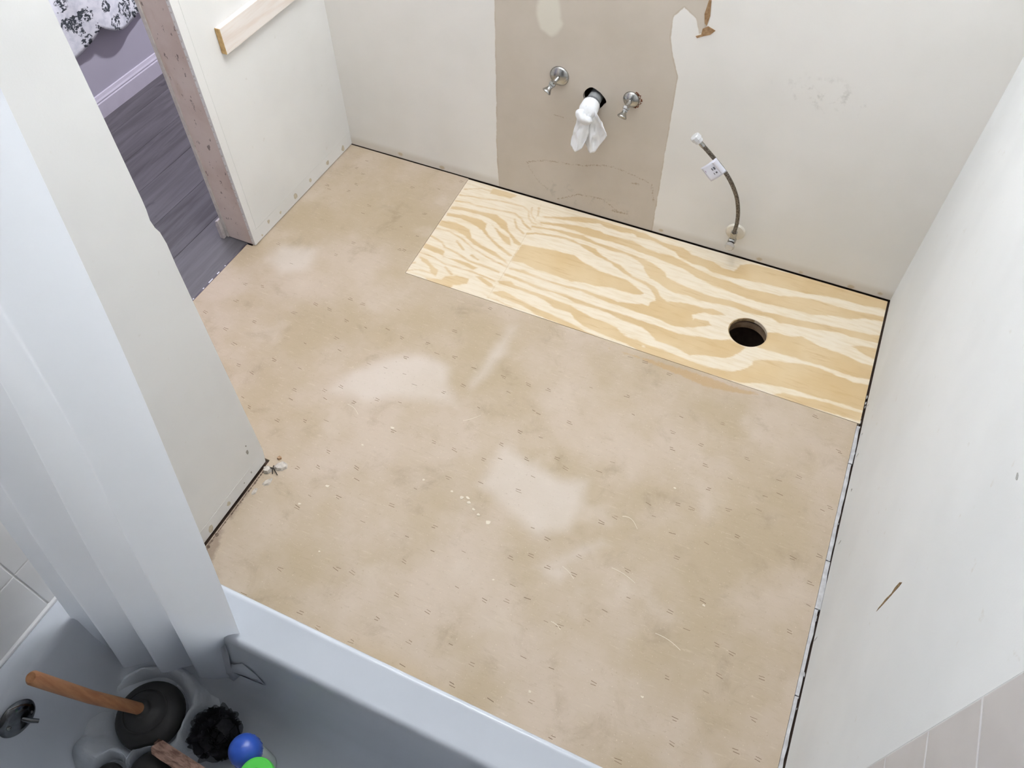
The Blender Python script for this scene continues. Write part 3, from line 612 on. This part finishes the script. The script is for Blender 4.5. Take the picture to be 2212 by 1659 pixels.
sc = thing('shower_curtain', (-.9, .30, 0), 'white plastic shower curtain bunched at the tub end, hanging into the tub', 'curtain')
G().grid(curtain_pt, 150, 90).out('sheet', CURT, sc, smooth=True, sharp=None)
rag_edge = [(-0.865, 0.215, 0.148), (-0.832, 0.225, 0.21), (-0.784, 0.246, 0.329), (-0.761, 0.252, 0.367), (-0.762, 0.246, 0.331), (-0.781, 0.237, 0.279), (-0.758, 0.238, 0.283), (-0.732, 0.242, 0.31), (-0.712, 0.241, 0.303), (-0.701, 0.239, 0.288), (-0.685, 0.233, 0.254), (-0.701, 0.235, 0.268), (-0.727, 0.233, 0.252), (-0.749, 0.231, 0.242), (-0.776, 0.223, 0.196), (-0.796, 0.223, 0.195), (-0.832, 0.215, 0.149), (-0.86, 0.213, 0.137)]
g = G(); k_ = len(rag_edge); cm = sum((Vector(p) for p in rag_edge), Vector())/k_
g.add([cm+Vector((0,-.004,0))]+[Vector(p)+Vector((0,.0015*math.sin(i*2.1),0)) for i, p in enumerate(rag_edge)], [(0, 1+i, 1+(i+1)%k_) for i in range(k_)])
g.out('torn_edge', CURT, sc, smooth=True, sharp=None, solid=.0012)
rod = thing('curtain_rod', (-.37, .368, 2.03), 'chrome shower curtain rod spanning the tub alcove', 'rod')
G().tube([(-1.128,.368,2.03),(XR-.008,.368,2.03)], .0125, 16).out('pole', CHROME, rod, smooth=True)
for x in (-1.135, XR-.001): G().lathe((x,.368,2.03), (1 if x < 0 else -1,0,0), [(.0,0),(.03,0),(.028,.006),(.016,.012),(.0,.012)], 20).out('flange', CHROME, rod, smooth=True)
for i in range(7):
    x = -1.09+i*.077; c0 = Vector((x,.368,2.022)); G().tube([c0+Vector((0, .021*math.cos(t*math.pi/8), .021*math.sin(t*math.pi/8))) for t in range(17)], .0016, 6, False).out('ring', CHROME, sc, smooth=True)

# ------------------------------------------------------------------ lamps (out of the picture, they light the room; bowl and hall sconce are added fill)
def emit(name, c, s):
    m = M(name, .4); m.col(c); m.p.inputs['Emission Color'].default_value = lin(c); m.p.inputs['Emission Strength'].default_value = s; return m.m
vl = thing('vanity_lamp', (-.74, YB, 1.98), 'three globe vanity lamp on the back wall above the sink pipes', 'lamp')
G().box(-1.08, -.40, YB-.03, YB-.0005, 1.95, 2.05).out('back_plate', CHROME, vl, bevel=.006)
for x in (-.98, -.74, -.50):
    G().lathe((x, YB-.03, 2.0), (0,-1,0), [(.0,0),(.022,0),(.022,.03),(.0,.03)], 20).out('socket', CHROME, vl, smooth=True)
    G().lathe((x, YB-.0605, 2.0), (0,-1,0), [(.02,0)]+[(.058*math.sin(math.pi*(i+2)/14), .056-.058*math.cos(math.pi*(i+2)/14)) for i in range(11)]+[(.001,.1135)], 24).out('globe', emit('frosted_globe_light', (236,246,255), VANITY_W), vl, smooth=True)
hl = thing('added_hall_sconce', (-1.856, 2.35, 1.62), 'added unseen wall sconce to brighten the hallway', 'lamp')
G().box(-1.866, -1.8547, 2.27, 2.43, 1.52, 1.72).out('back_plate', CHROME, hl, bevel=.004)
G().lathe((-1.866, 2.35, 1.62), (-1,0,0), [(.0,0),(.082,0),(.082,.05),(.076,.06),(.0,.06)], 28).out('shade', simple('hall_fill_white', (236,234,230), .4, var=3, bump=0), hl, smooth=True)
cl = thing('added_fill_bowl', (-.70, 1.54, CEIL), 'added unseen white bowl uplight for soft fill, hung on chains', 'lamp')
LW = simple('fill_bowl_white', (236,234,230), .4, var=3, bump=0)
G().lathe((-.70, 1.54, CEIL), (0,0,-1), [(.0,0),(.06,0),(.055,.02),(.012,.03),(.0,.03)], 28).out('canopy', LW, cl, smooth=True)
for k in range(3):
    t = 2*math.pi*k/3; G().tube([(-.70+.03*math.cos(t), 1.54+.03*math.sin(t), CEIL-.02), (-.70+.19*math.cos(t), 1.54+.19*math.sin(t), 2.045)], .002, 6).out('chain', LW, cl)
gb = G().lathe((-.70, 1.54, 2.05), (0,0,-1), [(.205,0),(.20,.03),(.17,.06),(.11,.085),(.04,.097),(.0,.098),(.0,.094),(.04,.093),(.108,.081),(.166,.057),(.196,.03),(.201,0)], 40); gb.f = gb.f[:-2]
gb.out('bowl', LW, cl, smooth=True, sharp=None)
# ------------------------------------------------------------------ board on the left wall
m = BOARD = M('pale_planed_pine', .5, 0, .4)
c = m.mix(m.rng(m.noise(1.0, 4, .6, m.coord((30, 5, 60))), .4, .7), (238,230,224), (230,216,206))
m.col(c); m.bump(m.noise(1.0, 3, .6, m.coord((60, 10, 260))), .1, .001)
BEND = simple('pine_end_grain', (206,174,124), .8, var=24, scale=90, bump=.3)
br = thing('wall_rail', (XL+.01, 1.92, .70), 'pale pine board fixed level along the left wall', 'board')
G().box(XL+.0005, XL+.0195, 1.6625, YB-.002, .672, .752).out('plank', BOARD, br, bevel=.0012)
G().box(XL+.0012, XL+.0188, 1.6605, 1.6627, .6728, .7512).out('end_grain', BEND, br)

# ------------------------------------------------------------------ sink stops and drain stub
def stop_valve(x, z, esc_r, label, tip):
    t = thing('shutoff_valve', (x, YB, z), label, 'valve', 'sink shutoff valves on the bare drywall strip')
    G().lathe((x, YB+.0005, z), (0,-1,0), [(.0,0),(esc_r,0),(esc_r,.003),(esc_r*.88,.008),(esc_r*.5,.013),(.011,.015),(.0,.015)], 28).out('escutcheon', CHROME, t, smooth=True)
    o = Vector((x, YB, z)); e_ = o+Vector(tip); m_ = o+Vector((tip[0]*.30, tip[1]*.55, tip[2]*.22)); d_ = (e_-m_).normalized()
    G().tube([o+Vector((0,-.010,0)), m_+d_*.004], .0068, 14).out('stub_pipe', CHROME, t, smooth=True)
    G().lathe(m_, d_, [(.0,0),(.0095,0),(.0118,.003),(.0118,.0115),(.0092,.013),(.0092,.019),(.0,.019)], 6).out('body', CHROME, t)
    G().tube([m_+d_*.007, m_+d_*.007+Vector((.010,-.004,.012))], .0052, 10).out('outlet', CHROME, t, smooth=True)
    G().lathe(m_+d_*.017, d_, [(.0,0),(.0070,0),(.0080,.005),(.0125,.013),(.0158,.018),(.0162,.0205),(.0140,.0225),(.0,.0228)], 20).out('handle', CHROME, t, smooth=True, sharp=50)
    return t
stop_valve(-.836, .523, .0335, 'chrome shutoff valve with a wide round escutcheon, left of the rag', (-.024, -.056, -.034))
stop_valve(-.588, .503, .0275, 'chrome shutoff valve right of the rag, with rust around its opening', (-.008, -.054, -.030))
g = G(); rs = random.Random(21)
for i in range(18):
    t = -1.2+i*.14; r = .029+rs.uniform(-.002,.003); k = .003*rs.uniform(.5,1.2)
    x, z = -.586+r*math.cos(t), .504+r*math.sin(t)
    g.prism([(x-k, YB+.0002, z-k), (x+k, YB+.0002, z-k*.6), (x+k*.7, YB+.0002, z+k), (x-k*.6, YB+.0002, z+k*.8)], (0,-1,0), .0008)
tag(g.out('rust_ring', simple('rust_brown', (140,92,66), .9, var=50, scale=150, bump=.3), wb), kind='stuff')

PIPE = simple('grey_drain_pipe', (148,150,152), .5, var=18, scale=30, bump=.1)
RUB = simple('dark_rubber', (52,52,52), .7, var=14, scale=40, bump=.15)
dp = thing('drain_pipe', (-.711, YB, .468), 'grey sink drain stub coming out of a rough hole in the wall', 'pipe')
G().tube([(-.711, YB+.055, .474), (-.712, YB-.034, .467)], .0235, 24).out('pipe', PIPE, dp, smooth=True)
G().lathe((-.712, YB-.018, .468), (0,-1,-.06), [(.02,0),(.0275,0),(.028,.004),(.028,.020),(.0255,.024),(.02,.024)], 12).out('coupling', simple('coupling_grey', (112,114,118), .5, var=20, bump=.1), dp)
# rag pushed into the pipe
CLOTH = simple('white_cotton', (240,241,244), .9, var=6, scale=30, bump=.25, bscale=300)
rg = thing('rag', (-.705, 2.125, .33), 'crumpled white cloth rag stuffed into the sink drain pipe', 'rag')
def lerpk(keys, t):
    for (a, va), (b, vb) in zip(keys[:-1], keys[1:]):
        if t <= b: k = (t-a)/(b-a); return va+(vb-va)*k
    return keys[-1][1]
def flap(xtop, xbot, zb, ytop, ybot, crease, amp, seed):
    def fn(u, v):
        w = v**.75
        x0 = xtop[0]+(xbot[0]-xtop[0])*w; x1 = xtop[1]+(xbot[1]-xtop[1])*w
        zt = .492-.012*abs(u-.5)*2; z = zt+(lerpk(zb, u)-zt)*v
        bulge = math.sin(min(1, v*4.0)*math.pi*.5)
        y = ytop+(ybot-ytop)*v - .014*bulge*(1-v)
        y -= amp*(1-abs(((u*crease) % 1.0)*2-1))*(.3+.7*v) - .011*abs(mnoise.noise(Vector((u*4+seed, v*3.2, seed))))*math.sin(v*math.pi*.9) - .003*mnoise.noise(Vector((u*9, v*9, seed)))
        x = x0+(x1-x0)*u + .004*mnoise.noise(Vector((seed, u*3, v*4)))
        return (x, y, z)
    return fn
G().grid(flap((-.727,-.690),(-.756,-.700),[(0,.338),(.45,.330),(.8,.340),(1,.372)],2.128,2.112,1.0,.022,1.3), 22, 26).out('front_fold', CLOTH, rg, smooth=True, sharp=None, solid=.0022)
G().grid(flap((-.715,-.687),(-.712,-.634),[(0,.345),(.3,.318),(.5,.322),(.75,.362),(1,.402)],2.140,2.134,1.5,.016,4.1), 22, 26).out('rear_fold', CLOTH, rg, smooth=True, sharp=None, solid=.0022)
def knot(u, v):
    a, b = 2*math.pi*u, math.pi*v; r = 1+.22*mnoise.noise(Vector((math.cos(a)*1.6, math.sin(a)*1.6, v*3)))
    return (-.716+.030*r*math.sin(b)*math.cos(a), 2.114+.018*r*math.sin(b)*math.sin(a), .452+.020*r*math.cos(b)-.006*math.cos(a))
G().grid(knot, 26, 14).out('twisted_fold', CLOTH, rg, smooth=True, sharp=None)
G().lathe((-.712, 2.172, .4665), (.02,-1,-.1), [(.0,0),(.026,.001),(.030,.006),(.0305,.020),(.031,.034),(.028,.046),(.018,.056),(.0,.060)], 18).out('stuffed_end', CLOTH, rg, smooth=True)
# ------------------------------------------------------------------ toilet supply
sv = thing('supply_valve', (-.160, YB, .105), 'chrome toilet supply stop with a round cream escutcheon near the floor', 'valve')
G().lathe((-.160, YB+.0005, .105), (0,-1,0), [(.0,0),(.0335,0),(.034,.002),(.030,.008),(.015,.012),(.0,.012)], 30).out('escutcheon', simple('cream_escutcheon', (222,216,204), .35, .2, var=10, bump=.05), sv, smooth=True)
G().tube([(-.160, YB-.008, .105), (-.160, YB-.048, .104)], .008, 14).out('stub_pipe', CHROME, sv, smooth=True)
G().lathe((-.160, YB-.036, .105), (0,-1,0), [(.0,0),(.0125,0),(.0135,.004),(.0135,.022),(.011,.026),(.0,.026)], 8).out('body', CHROME, sv)
G().lathe((-.160, YB-.064, .1035), (0,-1,-.05), [(.0,0),(.007,0),(.009,.006),(.016,.010),(.0165,.017),(.012,.021),(.0,.021)], 14).out('handle', simple('clear_handle', (204,200,196), .2, .4, var=20, bump=.05), sv, smooth=True)
hs = thing('supply_hose', (-.162, 2.145, .118), 'braided steel toilet supply hose curving up the wall with a white paper tag', 'hose')
hp = [(-.160,2.1455,.120),(-.160,2.144,.150),(-.160,2.138,.19),(-.166,2.130,.24),(-.180,2.122,.295),(-.200,2.114,.340),(-.225,2.107,.380),(-.254,2.101,.414),(-.285,2.097,.444),(-.312,2.094,.468),(-.326,2.093,.480)]
def catmull(P, k=6):
    P = [Vector(p) for p in P]; out = []
    for i in range(len(P)-1):
        a, b, c, d = P[max(i-1,0)], P[i], P[i+1], P[min(i+2,len(P)-1)]
        for j in range(k):
            t = j/k; out.append(.5*((2*b)+(c-a)*t+(2*a-5*b+4*c-d)*t*t+(3*b-a-3*c+d)*t**3))
    return out+[P[-1]]
m = BRAID = M('braided_steel', .45, .75, .5)
bv = m.voronoi(420, m.coord((1,1,.6)))
m.col(m.mix(m.rng(bv, .2, .7), (150,142,132), (84,76,68))); m.bump(bv, .5, .001)
G().tube(catmull(hp), .0066, 14).out('braid', BRAID, hs, smooth=True)
G().tube([(-.160,2.146,.112),(-.160,2.1445,.142)], .0115, 6).out('lower_nut', CHROME, hs)
dv = Vector((-.014,-.001,.012)).normalized(); e = Vector(hp[-1])
G().tube([e-dv*.012, e+dv*.010], .0078, 14).out('ferrule', CHROME, hs, smooth=True)
nut = simple('pale_plastic_nut', (222,222,224), .4, .1, var=14, bump=.05)
G().lathe(e+dv*.006, dv, [(.0,0),(.012,0),(.0135,.003),(.0135,.010),(.016,.012),(.016,.024),(.013,.027),(.0,.027)], 10).out('top_nut', nut, hs)
# tag: paper flag looped round the hose
TAGM = simple('white_tag_paper', (232,232,242), .6, var=6, bump=.05); INK = simple('grey_print', (120,120,128), .7, var=20, bump=0)
c0 = Vector((-.258,2.0925,.418)); ta = Vector((-.031,-.004,.031)).normalized(); tb = Vector((-.62,-.28,-.60)).normalized()
tb = (tb-ta*tb.dot(ta)).normalized(); tn = ta.cross(tb).normalized()
if tn.y > 0: tn = -tn
P = lambda a, b, h=0: c0+ta*a+tb*b+tn*h
tagp = G().grid(lambda u, v: tuple(P(-.029+.058*u, -.010+.056*v, .002+.004*math.sin(v*3.1)+.0015*math.sin(u*6))), 8, 10).out('paper_tag', TAGM, hs, smooth=True, sharp=None, solid=.0006)
G().tube([c0-ta*.024, c0+ta*.024], .0095, 14).out('tag_sleeve', TAGM, hs, smooth=True)
g = G()
for a, b, l, k in ((.006,.012,.010,.005),(.0065,.019,.009,.003),(-.010,.014,.006,.005),(-.010,.022,.007,.002)):
    hh = .002+.004*math.sin((b+.010)/.056*3.1)+.0022
    q = [P(a-l/2,b-k/2,hh),P(a+l/2,b-k/2,hh),P(a+l/2,b+k/2,hh),P(a-l/2,b+k/2,hh)]; g.prism(q, tn, .0005)
g.out('print', INK, tagp)
G().prism([P(-.002,.0405,.002),P(.012,.0405,.002),P(.012,.0375,.0015),P(-.002,.0375,.0015)], tn, .0012).out('purple_edge', simple('purple_print', (150,120,150), .7, var=10, bump=0), tagp)

# ------------------------------------------------------------------ rubble at the broken wall corner
PLAS = simple('broken_plaster', (216,208,198), .9, var=30, scale=120, bump=.5)
rs = random.Random(31)
def chunk(x, y, r, h, lab, mat=PLAS, name='plaster_fragment', stretch=1.0, a=0.):
    n = 7; b = blob(x, y, r*stretch, r, rs, n, a); t_ = [(x+(q[0]-x)*.72+rs.uniform(-.2,.2)*r*.4, y+(q[1]-y)*.72) for q in b]
    V = [(p[0],p[1],.0004) for p in b]+[(p[0],p[1],h*rs.uniform(.6,1.1)) for p in t_]
    F = [tuple(range(n))[::-1], tuple(range(n,2*n))]+[(i,(i+1)%n,n+(i+1)%n,n+i) for i in range(n)]
    o = G().add(V, F).out(name, mat, origin=(x, y, 0)); return tag(o, lab, 'plaster', 'plaster fragments at the broken wall corner')
chunk(-1.105, .800, .022, .010, 'largest pale plaster flake lying beside the broken wall corner', stretch=1.25, a=.9)
chunk(-1.134, .772, .013, .014, 'pale plaster lump wedged under the broken wall corner', stretch=1.4, a=1.1)
chunk(-1.128, .822, .009, .007, 'tan plaster crumb just beyond the broken wall corner', simple('tan_plaster', (196,164,132), .9, var=40, scale=150, bump=.5))
chunk(-1.112, .742, .011, .005, 'thin plaster chip at the crack near the broken corner', stretch=1.6, a=1.2)
chunk(-1.128, .700, .008, .004, 'slim plaster chip halfway along the wall crack', stretch=1.8, a=1.4)
nl = G().tube([(-1.142,.776,.012),(-1.118,.782,.009),(-1.098,.770,.004)], [.0016,.0018,.0012], 8).out('nail', simple('black_iron', (44,40,38), .7, .5, var=14, bump=.1), smooth=True, origin=(-1.118,.78,0))
tag(nl, 'bent dark nail sticking out of the broken wall corner', 'nail')
n2 = G().tube([(-1.126,.792,.004),(-1.116,.778,.016),(-1.112,.766,.006)], .0014, 8).out('wire_scrap', simple('black_wire', (58,50,46), .7, .4, var=14, bump=.1), smooth=True, origin=(-1.118,.78,0))
tag(n2, 'short dark wire scrap crossing the bent nail at the broken corner', 'wire')
# ragged dark crack at the foot of the closet wall: broken floor edge pieces
g = G()
for i in range(40):
    y = .40+i*.0098; r = rs.uniform(.002,.007)*(1.6 if y < .55 else .8)
    g.prism([(p[0], p[1], -.0035) for p in blob(XN+.0075+r*.4, y, r*.6, .006, rs, 6)], (0,0,1), rs.uniform(.0036,.0052))
tag(g.out('splintered_edge', simple('splinter_grey', (146,128,114), .9, var=50, scale=90, bump=.5), floor), kind='stuff')

# ------------------------------------------------------------------ things standing in the tub
TZ = .0895
WOOD = M('turned_wood_handle', .5, 0, .4)
WOOD.col(WOOD.mix(WOOD.rng(WOOD.noise(1.0, 4, .6, WOOD.coord((60, 60, 6))), .4, .7), (196,140,98), (170,112,76))); WOOD.bump(WOOD.noise(1.0, 3, .6, WOOD.coord((200, 200, 12))), .1, .001)
BLACKR = simple('black_rubber', (66,65,64), .55, var=10, scale=20, bump=.12)
cx, cy = -.937, .094
pg = thing('plunger', (cx, cy, TZ+.004), 'plunger with black rubber cup and upright tan wooden handle', 'plunger')
cup = [(.0,0),(.062,0),(.071,.002),(.074,.008),(.0745,.016),(.072,.026),(.066,.036),(.054,.046),(.045,.050),(.043,.054),(.036,.062),(.022,.068),(.018,.072),(.018,.082),(.0,.082)]
cupo = G().lathe((cx, cy, TZ+.006), (0,0,1), cup, 44).out('cup', BLACKR, pg, smooth=True, sharp=None)
g = G()
for r0, z0 in ((.0735,.010),(.047,.0495)): g.tube([(cx+r0*math.cos(t*math.pi/20), cy+r0*math.sin(t*math.pi/20), TZ+.006+z0) for t in range(41)], .0016, 6, False)
g.out('ridge', BLACKR, cupo, smooth=True)
G().tube([(cx,cy,TZ+.07),(cx-.001,cy-.010,.22),(cx-.004,cy-.034,.36),(cx-.006,cy-.052,.50),(cx-.007,cy-.058,.548),(cx-.007,cy-.059,.554)], [.0125,.0128,.0128,.0130,.0128,.009], 18).out('handle', WOOD, pg, smooth=True)
# thin bag under it
m = BAG = M('thin_white_plastic_bag', .35, 0, .5)
m.col((240,244,250)); tr_ = m.n.new('ShaderNodeBsdfTranslucent'); tr_.inputs['Color'].default_value = lin((240,244,250)); tp_ = m.n.new('ShaderNodeBsdfTransparent')
m1 = m.n.new('ShaderNodeMixShader'); m1.inputs[0].default_value = .4; m2 = m.n.new('ShaderNodeMixShader'); m2.inputs[0].default_value = .03
m.L(m.p.outputs[0], m1.inputs[1]); m.L(tr_.outputs[0], m1.inputs[2]); m.L(m1.outputs[0], m2.inputs[1]); m.L(tp_.outputs[0], m2.inputs[2]); m.L(m2.outputs[0], m.n['Material Output'].inputs['Surface'])
m.bump(m.noise(22, 5, .65, dist=1.2), .5, .008)
def bagpt(u, v):
    th = u*2*math.pi; R = .130+.016*math.sin(2*th+.5)+.012*mnoise.noise(Vector((math.cos(th)*1.5, math.sin(th)*1.5, 2)))
    k = math.exp(-((th-4.15)/.55)**2); R += .055*k
    for ox, oy, orr in ((-.765,.122,.064), (-.852,-.002,.054), (-.938,-.045,.034)):     # the bag stops at its neighbours
        b_ = (ox-cx)*math.cos(th)+(oy-cy)*math.sin(th); c_ = (ox-cx)**2+(oy-cy)**2-orr**2; q_ = b_*b_-c_
        if b_ > 0 and q_ > 0: R = min(R, max(.081, b_-math.sqrt(q_)-.003))
    r = .0775+(R-.0775)*v
    x, y = cx+r*math.cos(th), cy+r*math.sin(th)
    y = min(y, .205)
    z = TZ+.003+.058*math.sin(min(1, v*1.15)*math.pi)*(.75+.5*mnoise.noise(Vector((x*22, y*22, 0)))) + .010*abs(mnoise.noise(Vector((x*40+th, y*40, 5))))*math.sin(v*math.pi)
    z = max(z, TZ+.0015 + max(0, (y-.14))*.30 + max(0, (-.97-x))*.28)
    return (x, y, z)
bg = G().grid(bagpt, 110, 22).out('plastic_bag', BAG.m, smooth=True, sharp=None, origin=(cx, cy, TZ)); tag(bg, 'crumpled thin white plastic bag around the plunger cup in the tub', 'bag')
# second plunger, lying, cut by the picture edge
p2 = thing('plunger', (-.852, -.002, TZ), 'second, domed black rubber plunger cup cut by the bottom edge', 'plunger')
G().lathe((-.852, -.002, TZ+.001), (.10, .06, 1), [(.0,0),(.046,0),(.050,.004),(.051,.016),(.049,.030),(.043,.044),(.033,.056),(.020,.063),(.012,.066),(.0,.067)], 36).out('cup', BLACKR, p2, smooth=True, sharp=None)
ws = G()
a0, a1 = Vector((-.850, .046, .186)), Vector((-.645, .036, .104))
dd = (a1-a0).normalized(); sd = dd.cross(Vector((0,0,1))).normalized(); u2 = sd.cross(dd)
rs = random.Random(8); pts0 = []; pts1 = []
ring = [(math.cos(t)*.0155, math.sin(t)*.009) for t in [i*2*math.pi/14 for i in range(14)]]
V = []; F = []
for i in range(9):
    c_ = a0+(a1-a0)*(i/8)
    for j, (p_, q_) in enumerate(ring):
        k = 1+.18*math.sin(j*2.3)+.05*rs.uniform(-1,1); e_ = (rs.uniform(-.008,.010) if i == 0 else 0)
        V.append(c_+sd*p_*k+u2*q_*k+dd*e_)
for i in range(8):
    for j in range(14): F.append((i*14+j, i*14+(j+1)%14, (i+1)*14+(j+1)%14, (i+1)*14+j))
F += [tuple(range(14))[::-1], tuple(range(8*14, 9*14))]
WEATH = M('weathered_grey_wood', .8, 0, .2)
WEATH.col(WEATH.mix(WEATH.rng(WEATH.noise(1.0, 4, .6, WEATH.coord((14, 120, 120))), .4, .65), (180,146,130), (128,98,86)))
wd_ = ws.add(V, F).out('wooden_stick', WEATH.m if False else WEATH.m, smooth=True, sharp=50, origin=tuple(a0)); tag(wd_, 'splintered weathered wooden stick leaning past the plunger cup', 'stick')
bs = G().lathe((-.938, -.045, TZ+.002), (.1, .2, 1), [(.0,0),(.026,0),(.030,.008),(.028,.022),(.018,.032),(.0,.036)], 22).out('rubber_stopper', BLACKR, smooth=True, sharp=None, origin=(-.938,-.045,TZ)); tag(bs, 'small black rubber stopper at the bottom edge beside the plastic bag', 'stopper')
# mesh pouf
m = NET = M('black_mesh_net', .6, 0, .3); m.col((38,38,44))
tp_ = m.n.new('ShaderNodeBsdfTransparent'); mx = m.n.new('ShaderNodeMixShader'); mx.inputs[0].default_value = .30
m.L(m.p.outputs[0], mx.inputs[1]); m.L(tp_.outputs[0], mx.inputs[2]); m.L(mx.outputs[0], m.n['Material Output'].inputs['Surface'])
lf = thing('bath_pouf', (-.765, .122, TZ), 'black ruffled mesh bath pouf between the plunger and the bottles', 'pouf')
pcx, pcy, pcz = -.765, .122, TZ+.052
rs = random.Random(77)
for i in range(15):
    ax = Vector((rs.gauss(0,1), rs.gauss(0,1), rs.gauss(0,1))).normalized(); ua = ax.orthogonal().normalized(); ub = ax.cross(ua); R = rs.uniform(.044,.056); ph = rs.uniform(0,6); kf = rs.choice((5,6,7))
    off = ax*rs.uniform(-.018,.018)
    def ruff(u, v, ua=ua, ub=ub, ax=ax, R=R, ph=ph, kf=kf, off=off):
        th = 2*math.pi*u; r = .006+(R-.006)*v*(1+.07*math.sin(kf*2*th+ph))
        p = Vector((pcx,pcy,pcz))+off+(ua*math.cos(th)+ub*math.sin(th))*r+ax*(.013*v*math.sin(kf*th+ph)+.004*math.sin(kf*2.3*th))
        return (p.x, min(p.y, .20), max(p.z, TZ+.001))
    G().grid(ruff, 72, 8).out('ruffle', NET.m, lf, smooth=True, sharp=None)
G().lathe((pcx, pcy, TZ+.010), (0,0,1), [(.0,0),(.025,.004),(.038,.018),(.043,.036),(.040,.056),(.028,.074),(.0,.082)], 24).out('core', simple('black_net_core', (30,30,34), .9, var=12, scale=120, bump=.8), lf, smooth=True, sharp=None)
# bottles
m = CLEAR = M('clear_pale_plastic', .15, 0, .5); m.col((226,236,230)); m.p.inputs['Transmission Weight'].default_value = .15; m.p.inputs['IOR'].default_value = 1.3
BLUE = simple('blue_cap_plastic', (66,104,205), .3, var=16, scale=20, bump=.04); GREEN = simple('lime_cap_plastic', (92,214,84), .35, var=10, scale=20, bump=.03); GREEND = simple('green_recess', (40,120,40), .5, var=10, bump=0)
bx_, by_ = -.652, .113
b1 = thing('bottle', (bx_, by_, TZ), 'clear pale bottle with a domed blue cap standing in the tub', 'bottle', 'bottles in the tub')
G().lathe((bx_,by_,TZ), (0,0,1), [(.0,0),(.026,0),(.0285,.004),(.029,.02),(.029,.115),(.028,.128),(.022,.138),(.016,.141),(.0,.141)], 32).out('body', CLEAR.m, b1, smooth=True, sharp=45)
capb = G().lathe((bx_,by_,TZ+.134), (0,0,1), [(.0,0),(.0305,0),(.0325,.004),(.0325,.018),(.031,.028),(.025,.038),(.014,.045),(.0,.047)], 40).out('cap', BLUE, b1, smooth=True, sharp=45)
for i in range(20):
    t = 2*math.pi*i/20; G().tube([(bx_+.0325*math.cos(t), by_+.0325*math.sin(t), TZ+.138),(bx_+.0322*math.cos(t), by_+.0322*math.sin(t), TZ+.153)], .0011, 6).out('grip_rib', BLUE, capb)
gx, gy = -.592, .082
b2_ = thing('bottle', (gx, gy, TZ), 'white bottle with a bright lime green flip cap at the bottom edge', 'bottle', 'bottles in the tub')
G().lathe((gx,gy,TZ), (0,0,1), [(.0,0),(.024,0),(.0265,.004),(.027,.02),(.027,.15),(.024,.166),(.016,.172),(.0,.172)], 32).out('body', simple('white_bottle_plastic', (216,222,216), .35, var=6, bump=.02), b2_, smooth=True, sharp=45)
capg = G().lathe((gx,gy,TZ+.166), (0,0,1), [(.0,0),(.032,0),(.0345,.003),(.035,.012),(.0335,.022),(.030,.025),(.0135,.025),(.0125,.019),(.0,.019)], 40).out('cap', GREEN, b2_, smooth=True, sharp=35)
G().lathe((gx,gy,TZ+.1855), (0,0,1), [(.0,0),(.009,0),(.009,.003),(.0,.003)], 20).out('spout_recess', GREEND, capg, smooth=True, sharp=35)

# ------------------------------------------------------------------ cloth hanging in the hallway
m = PRINT = M('leaf_print_cotton', .9, 0, .2)
dist = m.noise(34, 3, .6)
vv = m.n.new('ShaderNodeVectorMath'); vv.operation = 'MULTIPLY_ADD'
nz = m.n.new('ShaderNodeTexNoise'); nz.inputs['Scale'].default_value = 60; nz.inputs['Detail'].default_value = 3
m.L(m.coord(), nz.inputs['Vector']); m.L(nz.outputs['Color'], vv.inputs[0]); vv.inputs[1].default_value = (.034,.034,.034); m.L(m.coord(), vv.inputs[2])
vd = m.voronoi(17, vv.outputs[0])
leaf = m.rng(vd, .46, .41); gap = m.rng(m.noise(62, 3, .7), .46, .52)
c = m.mix(m.rng(m.noise(40, 4), .4, .7), (232,234,238), (212,216,222))
c = m.mix(m.math('MULTIPLY', leaf, gap), c, (72,78,82)); m.col(c); m.bump(m.noise(60, 5, .6), .5, .004)
hc_ = thing('patterned_cloth', (HX+.06, 2.15, .28), 'white cloth with dark leaf print hanging against the hallway wall', 'cloth')
def clothpt(u, v):
    y = 1.70+.95*u
    l1 = abs(math.sin((y-2.050)*math.pi/.36)); hemz = .345-.075*l1**.75 + .10*max(0, y-2.2)
    z = hemz+(1.15-hemz)*v
    x = HX+.050+.022*math.sin((y-2.050)*2*math.pi/.36+.9)*(1-.4*v)+.006*mnoise.noise(Vector((y*14, z*10, 3)))
    return (x, y, z)
G().grid(clothpt, 120, 60).out('sheet', PRINT.m, hc_, smooth=True, sharp=None, solid=.003)
G().tube([(HX+.05,1.66,1.155),(HX+.05,2.69,1.155)], .008, 12).out('hanging_rod', CHROME, hc_, smooth=True)
for yy in (1.68, 2.67): G().tube([(HX+.0005,yy,1.155),(HX+.05,yy,1.155)], .006, 10).out('bracket', CHROME, hc_, smooth=True)

# materials were made through the M helper: unwrap to the datablock
